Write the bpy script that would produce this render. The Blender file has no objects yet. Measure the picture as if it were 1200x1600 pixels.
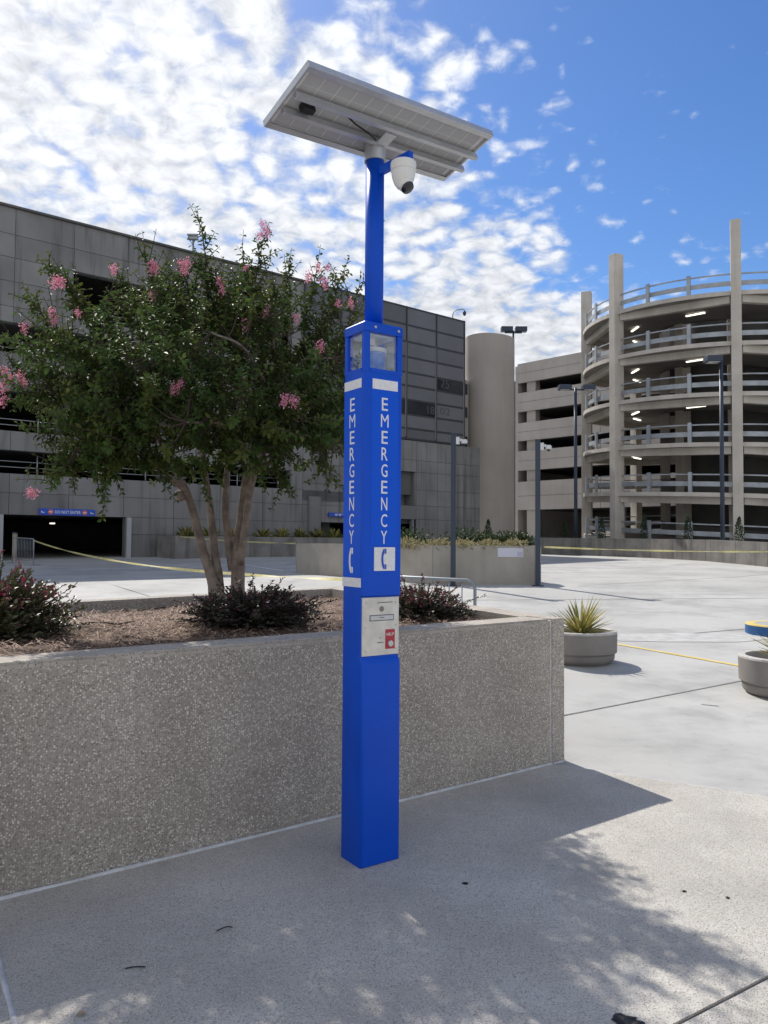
import bpy, bmesh, math, random
import numpy as np
from mathutils import Vector, Matrix, noise as mnoise
R = math.radians
random.seed(7); rng = np.random.default_rng(7)
S = bpy.context.scene
COL = S.collection

# ------------------------------------------------------------------ camera, sky, sun, exposure
CAM_H = 1.58
cd = bpy.data.cameras.new('camera'); cam = bpy.data.objects.new('camera', cd); COL.objects.link(cam)
cd.sensor_fit = 'HORIZONTAL'; cd.sensor_width = 36.0; cd.lens = 36.06
cd.clip_start = 0.05; cd.clip_end = 3000
cam.matrix_world = Matrix.Translation((0, 0, CAM_H)) @ Matrix.Rotation(R(92.14), 4, 'X') @ Matrix.Rotation(R(0.4), 4, 'Z')
S.camera = cam

TO_SUN = Vector((-0.476, 0.87, 1.04)).normalized()
SUN_EL = math.asin(TO_SUN.z); SUN_AZ = math.atan2(TO_SUN.x, TO_SUN.y)
w = bpy.data.worlds.new('World'); S.world = w; w.use_nodes = True
nt = w.node_tree; nt.nodes.clear()
def N(t, **k):
    n = nt.nodes.new(t)
    for a, b in k.items(): setattr(n, a, b)
    return n
def Lk(a, b): nt.links.new(a, b)
def M_(op, a, b=None, c=None, clamp=False):
    n = N('ShaderNodeMath', operation=op, use_clamp=clamp)
    for i, v in enumerate((a, b, c)):
        if v is None: continue
        if isinstance(v, (int, float)): n.inputs[i].default_value = v
        else: Lk(v, n.inputs[i])
    return n.outputs[0]
sky = N('ShaderNodeTexSky', sky_type='NISHITA', sun_disc=False)
sky.sun_elevation = SUN_EL; sky.sun_rotation = SUN_AZ
sky.air_density = 1.0; sky.dust_density = 0.35; sky.ozone_density = 3.0
tc = N('ShaderNodeTexCoord'); sp = N('ShaderNodeSeparateXYZ'); Lk(tc.outputs['Generated'], sp.inputs[0])
zz = M_('ADD', M_('MAXIMUM', sp.outputs[2], 0.0), 0.25)
qx = M_('DIVIDE', sp.outputs[0], zz); qy = M_('DIVIDE', sp.outputs[1], zz)
cq = N('ShaderNodeCombineXYZ'); Lk(qx, cq.inputs[0]); Lk(qy, cq.inputs[1])
def cloud_noise(scale, detail, rough, dist=0.0, off=(0, 0, 0), stretch=(1, 1, 1)):
    mp = N('ShaderNodeMapping'); mp.inputs['Location'].default_value = off; mp.inputs['Scale'].default_value = stretch
    Lk(cq.outputs[0], mp.inputs[0])
    n = N('ShaderNodeTexNoise'); n.inputs['Scale'].default_value = scale; n.inputs['Detail'].default_value = detail
    n.inputs['Roughness'].default_value = rough; n.inputs['Distortion'].default_value = dist
    Lk(mp.outputs[0], n.inputs['Vector']); return n.outputs['Fac']
big = cloud_noise(1.5, 3, 0.5, 0.2, (3.1, 1.7, 0))
med = cloud_noise(5.0, 7, 0.62, 0.5, (0.4, 2.2, 0))
cel = cloud_noise(24.0, 8, 0.62, 0.5, (5.0, 0.3, 0))
wisp = cloud_noise(2.6, 8, 0.66, 1.6, (7.3, 4.1, 0), (1.0, 0.45, 1))
vor = N('ShaderNodeTexVoronoi', feature='SMOOTH_F1'); vor.inputs['Scale'].default_value = 21.0; vor.inputs['Smoothness'].default_value = 0.55
wob = N('ShaderNodeTexNoise'); wob.inputs['Scale'].default_value = 12.0; wob.inputs['Detail'].default_value = 5; Lk(cq.outputs[0], wob.inputs['Vector'])
wv = N('ShaderNodeVectorMath', operation='MULTIPLY_ADD'); Lk(wob.outputs['Color'], wv.inputs[0]); wv.inputs[1].default_value = (0.09, 0.09, 0); Lk(cq.outputs[0], wv.inputs[2]); Lk(wv.outputs[0], vor.inputs['Vector'])
puff = M_('SUBTRACT', 0.62, vor.outputs['Distance'])
# the cloud bank lies to the left of a long diagonal edge across the sky
edge = M_('SUBTRACT', M_('SUBTRACT', qy, 0.95), M_('MULTIPLY', M_('ADD', qx, 0.033), 1.45))
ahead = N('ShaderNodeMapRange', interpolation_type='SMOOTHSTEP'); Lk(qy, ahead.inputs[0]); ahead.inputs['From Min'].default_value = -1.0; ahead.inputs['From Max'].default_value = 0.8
bank = M_('ADD', M_('MULTIPLY', M_('MULTIPLY', M_('MINIMUM', M_('MAXIMUM', edge, -0.28), 0.24), 0.60), ahead.outputs[0]), M_('MULTIPLY', M_('SUBTRACT', 1.0, ahead.outputs[0]), 0.16))  # unseen sky behind and overhead gets cloud added to fill the shade
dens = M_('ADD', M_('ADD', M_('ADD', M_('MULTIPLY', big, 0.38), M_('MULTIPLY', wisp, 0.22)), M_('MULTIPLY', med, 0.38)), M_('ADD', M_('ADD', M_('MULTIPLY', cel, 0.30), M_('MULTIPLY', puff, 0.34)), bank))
cr = N('ShaderNodeMapRange', interpolation_type='SMOOTHSTEP'); Lk(dens, cr.inputs[0])
cr.inputs['From Min'].default_value = 0.60; cr.inputs['From Max'].default_value = 0.84
shade = N('ShaderNodeMapRange'); Lk(M_('ADD', M_('MULTIPLY', puff, 0.5), M_('MULTIPLY', cel, 0.9)), shade.inputs[0])
shade.inputs['From Min'].default_value = 0.30; shade.inputs['From Max'].default_value = 0.68
shade.inputs['To Min'].default_value = 0.66; shade.inputs['To Max'].default_value = 1.08
bg1 = N('ShaderNodeBackground'); bg1.inputs['Strength'].default_value = 0.068
hs = N('ShaderNodeHueSaturation'); hs.inputs['Saturation'].default_value = 1.25; hs.inputs['Hue'].default_value = 0.508
Lk(sky.outputs[0], hs.inputs['Color']); Lk(hs.outputs[0], bg1.inputs['Color'])
dt = N('ShaderNodeVectorMath', operation='DOT_PRODUCT'); Lk(tc.outputs['Generated'], dt.inputs[0]); dt.inputs[1].default_value = TO_SUN
glow = M_('MULTIPLY_ADD', M_('POWER', M_('MAXIMUM', dt.outputs['Value'], 0.0), 6.0), 0.30, 0.92)
bg2 = N('ShaderNodeBackground'); bg2.inputs['Color'].default_value = (0.94, 0.965, 1.0, 1)
Lk(M_('MULTIPLY', M_('MULTIPLY', shade.outputs[0], glow), 0.475), bg2.inputs['Strength'])
mx = N('ShaderNodeMixShader'); Lk(M_('MULTIPLY', cr.outputs[0], 0.96), mx.inputs[0]); Lk(bg1.outputs[0], mx.inputs[1]); Lk(bg2.outputs[0], mx.inputs[2])
wo = N('ShaderNodeOutputWorld'); Lk(mx.outputs[0], wo.inputs[0])

sd = bpy.data.lights.new('sun', 'SUN'); sd.energy = 2.4; sd.angle = R(0.55); sd.color = (1.0, 0.955, 0.88)
sun = bpy.data.objects.new('sun', sd); COL.objects.link(sun)
sun.rotation_euler = TO_SUN.to_track_quat('Z', 'Y').to_euler(); sun.location = (-20, 40, 50)
S.view_settings.view_transform = 'Standard'; S.view_settings.look = 'None'
S.view_settings.exposure = 1.02; S.view_settings.gamma = 1.0; S.view_settings.use_curve_mapping = False
S.cycles.use_denoising = True
S.cycles.max_bounces = 8; S.cycles.transparent_max_bounces = 12
S.cycles.sample_clamp_indirect = 6.0

# ------------------------------------------------------------------ materials
MATS = {}
def mat(name, c, c2=None, scale=2.0, detail=4, rough=0.8, bump=0.0, bscale=60.0, metal=0.0, streak=0.0, rnd=0.0,
        spec=0.4, coat=0.0, emit=None, trans=0.0, coord='world', speck=None, grime=0.0):
    if name in MATS: return MATS[name]
    m = bpy.data.materials.new(name); m.use_nodes = True; t = m.node_tree
    for n in list(t.nodes): t.nodes.remove(n)
    def nn(k, **kw):
        n = t.nodes.new(k)
        for a, b in kw.items(): setattr(n, a, b)
        return n
    out = nn('ShaderNodeOutputMaterial'); b = nn('ShaderNodeBsdfPrincipled')
    b.inputs['Roughness'].default_value = rough; b.inputs['Metallic'].default_value = metal
    b.inputs['Specular IOR Level'].default_value = spec; b.inputs['Coat Weight'].default_value = coat
    b.inputs['Coat Roughness'].default_value = 0.15
    if coord == 'world': vec = nn('ShaderNodeNewGeometry').outputs['Position']
    else: vec = nn('ShaderNodeTexCoord').outputs['Object']
    def noise(sc, det, r=0.55, st=None):
        v = vec
        if st:
            mp = nn('ShaderNodeMapping'); mp.inputs['Scale'].default_value = st; t.links.new(vec, mp.inputs[0]); v = mp.outputs[0]
        n = nn('ShaderNodeTexNoise'); n.inputs['Scale'].default_value = sc; n.inputs['Detail'].default_value = det
        n.inputs['Roughness'].default_value = r; t.links.new(v, n.inputs['Vector']); return n.outputs['Fac']
    def ramp(fac, a, bb):
        n = nn('ShaderNodeMapRange', interpolation_type='SMOOTHSTEP'); t.links.new(fac, n.inputs[0])
        n.inputs['From Min'].default_value = a; n.inputs['From Max'].default_value = bb; return n.outputs[0]
    def mixc(fac, A, B, mode='MIX'):
        n = nn('ShaderNodeMix', data_type='RGBA', blend_type=mode)
        if isinstance(fac, (int, float)): n.inputs[0].default_value = fac
        else: t.links.new(fac, n.inputs[0])
        for i, v in ((6, A), (7, B)):
            if isinstance(v, tuple): n.inputs[i].default_value = (*v, 1)
            else: t.links.new(v, n.inputs[i])
        return n.outputs[2]
    col = c
    if c2: col = mixc(ramp(noise(scale, detail), 0.3, 0.7), c, c2)
    if streak:
        s1 = ramp(noise(1.0, 5, 0.6, (2.6, 2.6, 0.16)), 0.45, 0.75)
        mm = nn('ShaderNodeMath', operation='MULTIPLY'); t.links.new(s1, mm.inputs[0]); mm.inputs[1].default_value = streak
        cc = tuple(x * 0.45 for x in c); col = mixc(mm.outputs[0], col, cc)
    if speck:                                   # exposed stones: (scale, stone colours a/b, share, matrix noise)
        sc, ca, cb, share = speck
        vo = nn('ShaderNodeTexVoronoi'); vo.inputs['Scale'].default_value = sc; t.links.new(vec, vo.inputs['Vector'])
        cs = nn('ShaderNodeSeparateColor'); t.links.new(vo.outputs['Color'], cs.inputs[0])
        pw = nn('ShaderNodeMath', operation='POWER'); t.links.new(cs.outputs[0], pw.inputs[0]); pw.inputs[1].default_value = 1.7
        st = mixc(pw.outputs[0], ca, cb)
        d = ramp(vo.outputs['Distance'], 0.62, 0.34)
        k = nn('ShaderNodeMath', operation='LESS_THAN'); t.links.new(cs.outputs[1], k.inputs[0]); k.inputs[1].default_value = share
        mm = nn('ShaderNodeMath', operation='MULTIPLY'); t.links.new(d, mm.inputs[0]); t.links.new(k.outputs[0], mm.inputs[1])
        col = mixc(mm.outputs[0], col, st); stone = mm.outputs[0]
    if grime:                                   # broad worn and dirty patches plus fine dark flecks
        g1 = ramp(noise(0.9, 9, 0.62), 0.38, 0.72); g2 = ramp(noise(7.0, 6, 0.7), 0.55, 0.75)
        ga = nn('ShaderNodeMath', operation='MULTIPLY_ADD'); t.links.new(g2, ga.inputs[0]); ga.inputs[1].default_value = 0.5; t.links.new(g1, ga.inputs[2])
        gm_ = nn('ShaderNodeMath', operation='MULTIPLY', use_clamp=True); t.links.new(ga.outputs[0], gm_.inputs[0]); gm_.inputs[1].default_value = grime
        col = mixc(gm_.outputs[0], col, tuple(x * 0.5 for x in c))
    if rnd:
        oi = nn('ShaderNodeObjectInfo'); mr = nn('ShaderNodeMapRange'); t.links.new(oi.outputs['Random'], mr.inputs[0])
        mr.inputs['To Min'].default_value = 1 - rnd; mr.inputs['To Max'].default_value = 1 + rnd
        hv = nn('ShaderNodeHueSaturation'); t.links.new(mr.outputs[0], hv.inputs['Value'])
        if isinstance(col, tuple): hv.inputs['Color'].default_value = (*col, 1)
        else: t.links.new(col, hv.inputs['Color'])
        col = hv.outputs[0]
    if isinstance(col, tuple): b.inputs['Base Color'].default_value = (*col, 1)
    else: t.links.new(col, b.inputs['Base Color'])
    if bump:
        bp = nn('ShaderNodeBump'); bp.inputs['Strength'].default_value = bump; bp.inputs['Distance'].default_value = 0.01
        t.links.new(noise(bscale, 4), bp.inputs['Height']); last = bp
        if speck:
            bp2 = nn('ShaderNodeBump'); bp2.inputs['Strength'].default_value = 0.6; bp2.inputs['Distance'].default_value = 0.004
            t.links.new(stone, bp2.inputs['Height']); t.links.new(bp.outputs[0], bp2.inputs['Normal']); last = bp2
        t.links.new(last.outputs[0], b.inputs['Normal'])
    sh = b.outputs[0]
    if trans:
        tr = nn('ShaderNodeBsdfTranslucent')
        if isinstance(col, tuple): tr.inputs[0].default_value = (*col, 1)
        else: t.links.new(col, tr.inputs[0])
        ms = nn('ShaderNodeMixShader'); ms.inputs[0].default_value = trans; t.links.new(sh, ms.inputs[1]); t.links.new(tr.outputs[0], ms.inputs[2]); sh = ms.outputs[0]
    if emit:
        b.inputs['Emission Color'].default_value = (*c, 1); b.inputs['Emission Strength'].default_value = emit
    t.links.new(sh, out.inputs[0]); MATS[name] = m; return m

CONC_L = mat('facade_concrete', (0.19, 0.186, 0.182), (0.245, 0.241, 0.236), 0.5, 5, 0.9, 0.25, 25, streak=0.8, rnd=0.10)
CONC_R = mat('garage_concrete', (0.385, 0.352, 0.325), (0.44, 0.408, 0.38), 0.4, 4, 0.9, 0.15, 20, streak=0.16, rnd=0.03)
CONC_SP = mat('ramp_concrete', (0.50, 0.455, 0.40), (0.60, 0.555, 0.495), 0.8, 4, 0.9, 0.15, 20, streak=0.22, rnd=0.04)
CONC_IN = mat('interior_concrete', (0.09, 0.088, 0.085), (0.13, 0.126, 0.12), 0.6, 4, 0.9)  # darker than real concrete: shade of the deep interiors is in the colour
SOFFIT = mat('shaded_soffit', (0.20, 0.185, 0.17), (0.28, 0.262, 0.24), 0.6, 5, 0.9)  # plain concrete darkened: underside shade is put into the slab colour
TOWER_C = mat('stair_tower_stucco', (0.40, 0.362, 0.325), (0.46, 0.42, 0.38), 0.35, 4, 0.9, 0.1, 12, streak=0.15)
PANEL_M = mat('grey_metal_panel', (0.115, 0.12, 0.13), (0.135, 0.14, 0.15), 0.6, 3, 0.55, rnd=0.18)
PANEL_G = mat('dark_glass_panel', (0.012, 0.014, 0.02), (0.03, 0.034, 0.042), 0.9, 4, 0.18, rnd=0.2)
MULLION = mat('mullion_metal', (0.045, 0.048, 0.055), rough=0.5)
MULL_L = mat('mullion_edge', (0.22, 0.22, 0.23), rough=0.5)
PLANT_D = mat('dark_planter_concrete', (0.17, 0.16, 0.15), (0.25, 0.235, 0.22), 1.4, 5, 0.9, 0.2, 30, streak=0.7)
PLANT_L = mat('smooth_planter_concrete', (0.34, 0.315, 0.275), (0.42, 0.39, 0.345), 1.3, 5, 0.9, 0.15, 40, streak=0.25)
PLAZA = mat('plaza_concrete', (0.42, 0.412, 0.39), (0.53, 0.52, 0.495), 0.45, 8, 0.8, 0.12, 30, spec=0.25, grime=0.6)
WALK = mat('sidewalk_concrete', (0.475, 0.445, 0.398), (0.59, 0.557, 0.503), 1.6, 7, 0.85, 0.35, 150, grime=0.36,
           speck=(190.0, (0.27, 0.242, 0.205), (0.84, 0.79, 0.70), 0.6))
AGG = mat('exposed_aggregate', (0.37, 0.328, 0.282), (0.46, 0.415, 0.36), 2.2, 5, 0.9, 0.5, 120, grime=0.3, streak=0.22,
          speck=(112.0, (0.24, 0.205, 0.17), (0.92, 0.86, 0.77), 0.93))
COPING = mat('worn_coping', (0.38, 0.335, 0.285), (0.50, 0.45, 0.385), 6, 6, 0.9, 0.4, 90,
             speck=(110.0, (0.22, 0.2, 0.18), (0.55, 0.51, 0.46), 0.45))
SEAL = mat('grey_sealant', (0.48, 0.48, 0.48), (0.68, 0.68, 0.68), 14, 6, 0.6, 0.4, 60)
JOINT = mat('dark_joint', (0.15, 0.146, 0.138), (0.25, 0.243, 0.23), 5, 4, 0.95)
BLUE = mat('blue_powder_coat', (0.001, 0.07, 0.54), (0.001, 0.08, 0.60), 2.5, 4, 0.40, 0.06, 400, spec=0.22, coat=0.04, coord='obj', grime=0.16)
BLUE_S = mat('blue_sign_film', (0.001, 0.09, 0.66), rough=0.4, spec=0.2, coord='obj')
WHITE_S = mat('white_reflective_film', (0.78, 0.78, 0.80), (0.70, 0.69, 0.72), 60, 2, 0.35, coord='obj')
STEEL = mat('brushed_steel', (0.66, 0.64, 0.61), (0.54, 0.525, 0.50), 14, 5, 0.40, 0.05, 200, metal=0.75, coord='obj')
ALU = mat('aluminium', (0.56, 0.57, 0.59), (0.49, 0.50, 0.52), 8, 3, 0.42, metal=0.65, coord='obj')
GALV = mat('galvanised_steel', (0.30, 0.32, 0.345), (0.42, 0.445, 0.47), 1.6, 5, 0.5, metal=0.35)
CELL = mat('solar_cell_back', (0.40, 0.40, 0.41), (0.44, 0.44, 0.45), 9, 3, 0.7, coord='obj')
CELLGAP = mat('white_back_sheet', (0.68, 0.68, 0.68), rough=0.6)
GLASSTOP = mat('solar_glass', (0.01, 0.013, 0.03), rough=0.1)
BLACK = mat('black_plastic', (0.012, 0.012, 0.014), rough=0.35)
CAMW = mat('white_camera_plastic', (0.72, 0.71, 0.69), rough=0.4)
LENS = mat('lens_glass', (0.004, 0.005, 0.012), rough=0.05, coat=0.6)
RED = mat('red_label', (0.42, 0.035, 0.055), rough=0.45)
INK = mat('dark_print', (0.12, 0.12, 0.12), rough=0.6)
DARKPOST = mat('dark_blue_grey_paint', (0.035, 0.048, 0.075), rough=0.45)
GREYCAM = mat('light_grey_housing', (0.62, 0.63, 0.64), rough=0.45)
BARK = mat('crape_bark', (0.16, 0.122, 0.10), (0.31, 0.26, 0.22), 11, 7, 0.85, 0.6, 30, coord='obj')
LEAF = mat('tree_leaf', (0.050, 0.092, 0.028), (0.095, 0.140, 0.040), 5, 4, 0.5, trans=0.36, spec=0.04, coord='obj')
LEAF_LIT = mat('tree_leaf_lit', (0.075, 0.105, 0.022), (0.13, 0.15, 0.035), 6, 4, 0.5, trans=0.35, spec=0.2, coord='obj')  # lighter leaves, their sunlit tone is put into the colour
FLOWER = mat('pink_blossom', (0.66, 0.20, 0.31), (0.78, 0.40, 0.50), 30, 3, 0.7, trans=0.35, coord='obj')
SHRUB = mat('purple_shrub_leaf', (0.042, 0.030, 0.036), (0.075, 0.075, 0.05), 7, 4, 0.42, trans=0.2, spec=0.5, coord='obj')
SHRUB_G = mat('bronze_shrub_leaf', (0.085, 0.105, 0.045), (0.12, 0.10, 0.06), 9, 4, 0.42, trans=0.2, spec=0.5, coord='obj')
SHRUB_T = mat('red_new_growth', (0.20, 0.03, 0.06), (0.28, 0.06, 0.10), 12, 3, 0.45, trans=0.3, coord='obj')
TWIG = mat('dark_twig', (0.06, 0.045, 0.035), rough=0.9)
STRAW = mat('pine_straw', (0.22, 0.135, 0.09), (0.46, 0.32, 0.24), 10, 4, 0.8)
SOIL = mat('mulch_soil', (0.06, 0.038, 0.028), (0.13, 0.085, 0.06), 14, 6, 0.95, 0.9, 60)
DARKSOIL = mat('potting_soil', (0.02, 0.017, 0.015), (0.05, 0.04, 0.032), 20, 5, 0.95, 0.8, 60)
POT = mat('cast_stone_pot', (0.215, 0.20, 0.185), (0.265, 0.245, 0.225), 3, 6, 0.85, 0.2, 80, coord='obj')
RIM = mat('pale_pot_rim', (0.42, 0.40, 0.37), (0.54, 0.52, 0.485), 12, 5, 0.85, 0.3, 80, coord='obj')
YUC_Y = mat('yucca_yellow', (0.42, 0.36, 0.09), (0.52, 0.45, 0.16), 8, 3, 0.45, trans=0.2, rnd=0.2, coord='obj')
YUC_G = mat('yucca_green', (0.12, 0.16, 0.05), (0.20, 0.23, 0.07), 8, 3, 0.45, trans=0.2, rnd=0.3, coord='obj')
YUC_D = mat('yucca_dry', (0.30, 0.22, 0.13), (0.40, 0.30, 0.19), 8, 3, 0.8, rnd=0.25, coord='obj')
GREEN_D = mat('dark_hedge_leaf', (0.035, 0.06, 0.022), (0.06, 0.09, 0.03), 3, 4, 0.5, trans=0.2)
GREEN_Y = mat('straw_coloured_leaf', (0.30, 0.27, 0.14), (0.40, 0.35, 0.20), 4, 4, 0.7, trans=0.2)
CYP = mat('cypress_leaf', (0.022, 0.042, 0.02), (0.04, 0.065, 0.028), 4, 4, 0.7)
YELLOW = mat('yellow_paint', (0.62, 0.46, 0.10), (0.70, 0.56, 0.22), 4, 5, 0.7)
TAPE = mat('caution_tape', (0.55, 0.48, 0.16), (0.66, 0.61, 0.34), 6, 3, 0.4, trans=0.25)
PAINTB = mat('blue_paint', (0.012, 0.075, 0.22), (0.02, 0.10, 0.27), 6, 4, 0.55)
SIGNB = mat('blue_sign', (0.03, 0.09, 0.50), rough=0.45)
ORANGE = mat('orange_red_print', (0.72, 0.16, 0.06), rough=0.5)
WHITEP = mat('white_print', (0.80, 0.80, 0.80), rough=0.5)
PAPER = mat('pale_notice', (0.60, 0.60, 0.68), rough=0.7)
FAINT = mat('faint_grey_print', (0.075, 0.08, 0.09), rough=0.5)
TUBE = mat('lit_tube', (1.0, 0.93, 0.80), emit=1.0)
TUBE.cycles.emission_sampling = 'NONE'
TAR = mat('tar', (0.012, 0.012, 0.013), rough=0.6, bump=0.4)
def glass_mat():
    m = bpy.data.materials.new('clear_glazing'); m.use_nodes = True; t = m.node_tree; t.nodes.clear()
    o = t.nodes.new('ShaderNodeOutputMaterial'); tr = t.nodes.new('ShaderNodeBsdfTransparent'); tr.inputs[0].default_value = (0.93, 0.95, 0.96, 1)
    g = t.nodes.new('ShaderNodeBsdfGlossy'); g.inputs['Roughness'].default_value = 0.02
    x = t.nodes.new('ShaderNodeMixShader'); x.inputs[0].default_value = 0.09; t.links.new(tr.outputs[0], x.inputs[1]); t.links.new(g.outputs[0], x.inputs[2]); t.links.new(x.outputs[0], o.inputs[0])
    return m
GLASS = glass_mat()

# ------------------------------------------------------------------ mesh helpers
def finish(name, me, m=None, parent=None, smooth=False):
    if m is not None and not me.materials: me.materials.append(m)
    if smooth: me.polygons.foreach_set('use_smooth', [True] * len(me.polygons))
    o = bpy.data.objects.new(name, me); COL.objects.link(o)
    if parent is not None: o.parent = parent
    return o
def obj(name, bm, m=None, parent=None, smooth=False):
    bmesh.ops.recalc_face_normals(bm, faces=bm.faces)
    me = bpy.data.meshes.new(name); bm.to_mesh(me); bm.free()
    return finish(name, me, m, parent, smooth)
def py(name, v, f, m=None, parent=None, smooth=False):
    me = bpy.data.meshes.new(name); me.from_pydata(v, [], f); me.update()
    return finish(name, me, m, parent, smooth)
def again(src, name, parent, loc=None, rot=None, scale=None):
    o = src.copy(); o.name = name; COL.objects.link(o); o.parent = parent
    if loc is not None: o.location = loc
    if rot is not None: o.rotation_euler = rot
    if scale is not None: o.scale = scale
    return o
def tag(o, label=None, cat=None, group=None, kind=None):
    if label: o['label'] = label
    if cat: o['category'] = cat
    if group: o['group'] = group
    if kind: o['kind'] = kind
    return o
def empty(name, loc=(0, 0, 0), rz=0.0):
    o = bpy.data.objects.new(name, None); COL.objects.link(o); o.location = loc; o.rotation_euler = (0, 0, rz)
    o.empty_display_size = 0.2; return o
def box(bm, x0, x1, y0, y1, z0, z1, bev=0.0):
    r = bmesh.ops.create_cube(bm, size=1.0)
    for v in r['verts']: v.co = Vector((x0 + (v.co.x + .5) * (x1 - x0), y0 + (v.co.y + .5) * (y1 - y0), z0 + (v.co.z + .5) * (z1 - z0)))
    if bev:
        es = list({e for v in r['verts'] for e in v.link_edges})
        bmesh.ops.bevel(bm, geom=es, offset=bev, segments=2, affect='EDGES', profile=0.6)
def B(name, dims, m, parent=None, bev=0.0):
    bm = bmesh.new(); box(bm, *dims, bev=bev); return obj(name, bm, m, parent)
def tube(bm, pts, rad, seg=8, cap=True):
    pts = [Vector(p) for p in pts]
    if not isinstance(rad, (list, tuple)): rad = [rad] * len(pts)
    prev = None; up = None
    for i, p in enumerate(pts):
        d = (pts[min(i + 1, len(pts) - 1)] - pts[max(i - 1, 0)]).normalized()
        if up is None: up = d.orthogonal().normalized()
        up = (up - d * up.dot(d)).normalized(); sd_ = d.cross(up)
        ring = [bm.verts.new(p + (up * math.cos(a) + sd_ * math.sin(a)) * rad[i]) for a in (2 * math.pi * k / seg for k in range(seg))]
        if prev:
            for k in range(seg): bm.faces.new((prev[k], prev[(k + 1) % seg], ring[(k + 1) % seg], ring[k]))
        elif cap: bm.faces.new(ring[::-1])
        prev = ring
    if cap: bm.faces.new(prev)
def T(name, pts, rad, m, parent=None, seg=8, smooth=True):
    bm = bmesh.new(); tube(bm, pts, rad, seg); return obj(name, bm, m, parent, smooth)
def lathe(bm, prof, seg=32, c=(0, 0, 0), close=False):
    rings = []
    for r, z in prof:
        rings.append([bm.verts.new((c[0] + r * math.cos(2 * math.pi * k / seg), c[1] + r * math.sin(2 * math.pi * k / seg), c[2] + z)) for k in range(seg)])
    for a, b in zip(rings, rings[1:]):
        for k in range(seg): bm.faces.new((a[k], a[(k + 1) % seg], b[(k + 1) % seg], b[k]))
    if close: bm.faces.new(rings[0][::-1]); bm.faces.new(rings[-1])
def LA(name, prof, m, parent=None, seg=32, c=(0, 0, 0), close=True, smooth=True):
    bm = bmesh.new(); lathe(bm, prof, seg, c, close); o = obj(name, bm, m, parent, smooth)
    if smooth: o.data.set_sharp_from_angle(angle=R(35))
    return o
def prism(bm, poly, z0, z1):
    a = [bm.verts.new((x, y, z0)) for x, y in poly]; b = [bm.verts.new((x, y, z1)) for x, y in poly]
    n = len(poly); bm.faces.new(a[::-1]); bm.faces.new(b)
    for i in range(n): bm.faces.new((a[i], a[(i + 1) % n], b[(i + 1) % n], b[i]))
def PR(name, poly, z0, z1, m, parent=None):
    bm = bmesh.new(); prism(bm, poly, z0, z1); return obj(name, bm, m, parent)
GY = [-200, 6, 19.5, 25, 35, 60, 900]; GZ = [0, 0, .48, .50, .76, 1.0, 1.0]
def gz(y): return float(np.interp(y, GY, GZ))
_tx = {}
def text_mesh(s):
    if s in _tx: return _tx[s]
    cu = bpy.data.curves.new('t', 'FONT'); cu.body = s; cu.size = 1.0; cu.resolution_u = 4; cu.offset = 0.0 if 'M' in s else 0.005
    o = bpy.data.objects.new('t', cu); COL.objects.link(o); bpy.context.view_layer.update()
    me = bpy.data.meshes.new_from_object(o.evaluated_get(bpy.context.evaluated_depsgraph_get()))
    v = np.array([x.co[:] for x in me.vertices]); f = [tuple(p.vertices) for p in me.polygons]
    bpy.data.objects.remove(o); bpy.data.curves.remove(cu)
    lo, hi = v.min(0), v.max(0); v[:, :2] = (v[:, :2] - lo[:2]) / (hi[:2] - lo[:2]) - 0.5
    _tx[s] = (v, f); return _tx[s]
def letter(name, s, fn, w, h, m, parent, bold=0.0):
    """fn maps face coordinates (right, up) to the parent's space"""
    v, f = text_mesh(s)
    return py(name, [fn(a * w, b * h) for a, b, _ in v], f, m, parent)

# ---- foliage: many leaf-shaped faces
def leaf_arrays(P, D, Nn, L, W):
    P, D, Nn = (np.asarray(a, float) for a in (P, D, Nn)); n = len(P)
    D = D / np.linalg.norm(D, axis=1, keepdims=True)
    Sd = np.cross(D, Nn); Sd /= (np.linalg.norm(Sd, axis=1, keepdims=True) + 1e-9)
    Up = np.cross(Sd, D); L = np.asarray(L).reshape(-1, 1); W = np.asarray(W).reshape(-1, 1)
    base = P; tip = P + D * L - Up * L * 0.12
    l1 = P + D * L * .32 + Sd * W * .5 + Up * W * .16; l2 = P + D * L * .68 + Sd * W * .38 + Up * W * .1
    r1 = P + D * L * .32 - Sd * W * .5 + Up * W * .16; r2 = P + D * L * .68 - Sd * W * .38 + Up * W * .1
    V = np.stack([base, l1, l2, tip, r2, r1], 1).reshape(-1, 3)
    i = np.arange(n)[:, None] * 6
    F = np.concatenate([i + np.array([[0, 1, 2, 3]]), i + np.array([[0, 3, 4, 5]])], 0)
    return V, F
def leaf_mesh(name, sets, mats_, parent):
    """sets: list of (P,D,N,L,W) one per material"""
    Vs, Fs, Mi, off = [], [], [], 0
    for k, s in enumerate(sets):
        if len(s[0]) == 0: continue
        V, F = leaf_arrays(*s); Vs.append(V); Fs.append(F + off); off += len(V); Mi += [k] * len(F)
    V = np.concatenate(Vs); F = np.concatenate(Fs)
    me = bpy.data.meshes.new(name); me.vertices.add(len(V)); me.vertices.foreach_set('co', V.ravel())
    me.loops.add(F.size); me.loops.foreach_set('vertex_index', F.ravel().astype(np.int32))
    me.polygons.add(len(F)); me.polygons.foreach_set('loop_start', np.arange(0, F.size, 4, dtype=np.int32))
    for m in mats_: me.materials.append(m)
    me.update(calc_edges=True); me.polygons.foreach_set('material_index', np.array(Mi, dtype=np.int32)); me.validate()
    o = bpy.data.objects.new(name, me); COL.objects.link(o)
    if parent is not None: o.parent = parent
    return o
def rdirs(n, up=0.0):
    d = rng.normal(size=(n, 3)); d[:, 2] += up; return d / np.linalg.norm(d, axis=1, keepdims=True)

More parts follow.
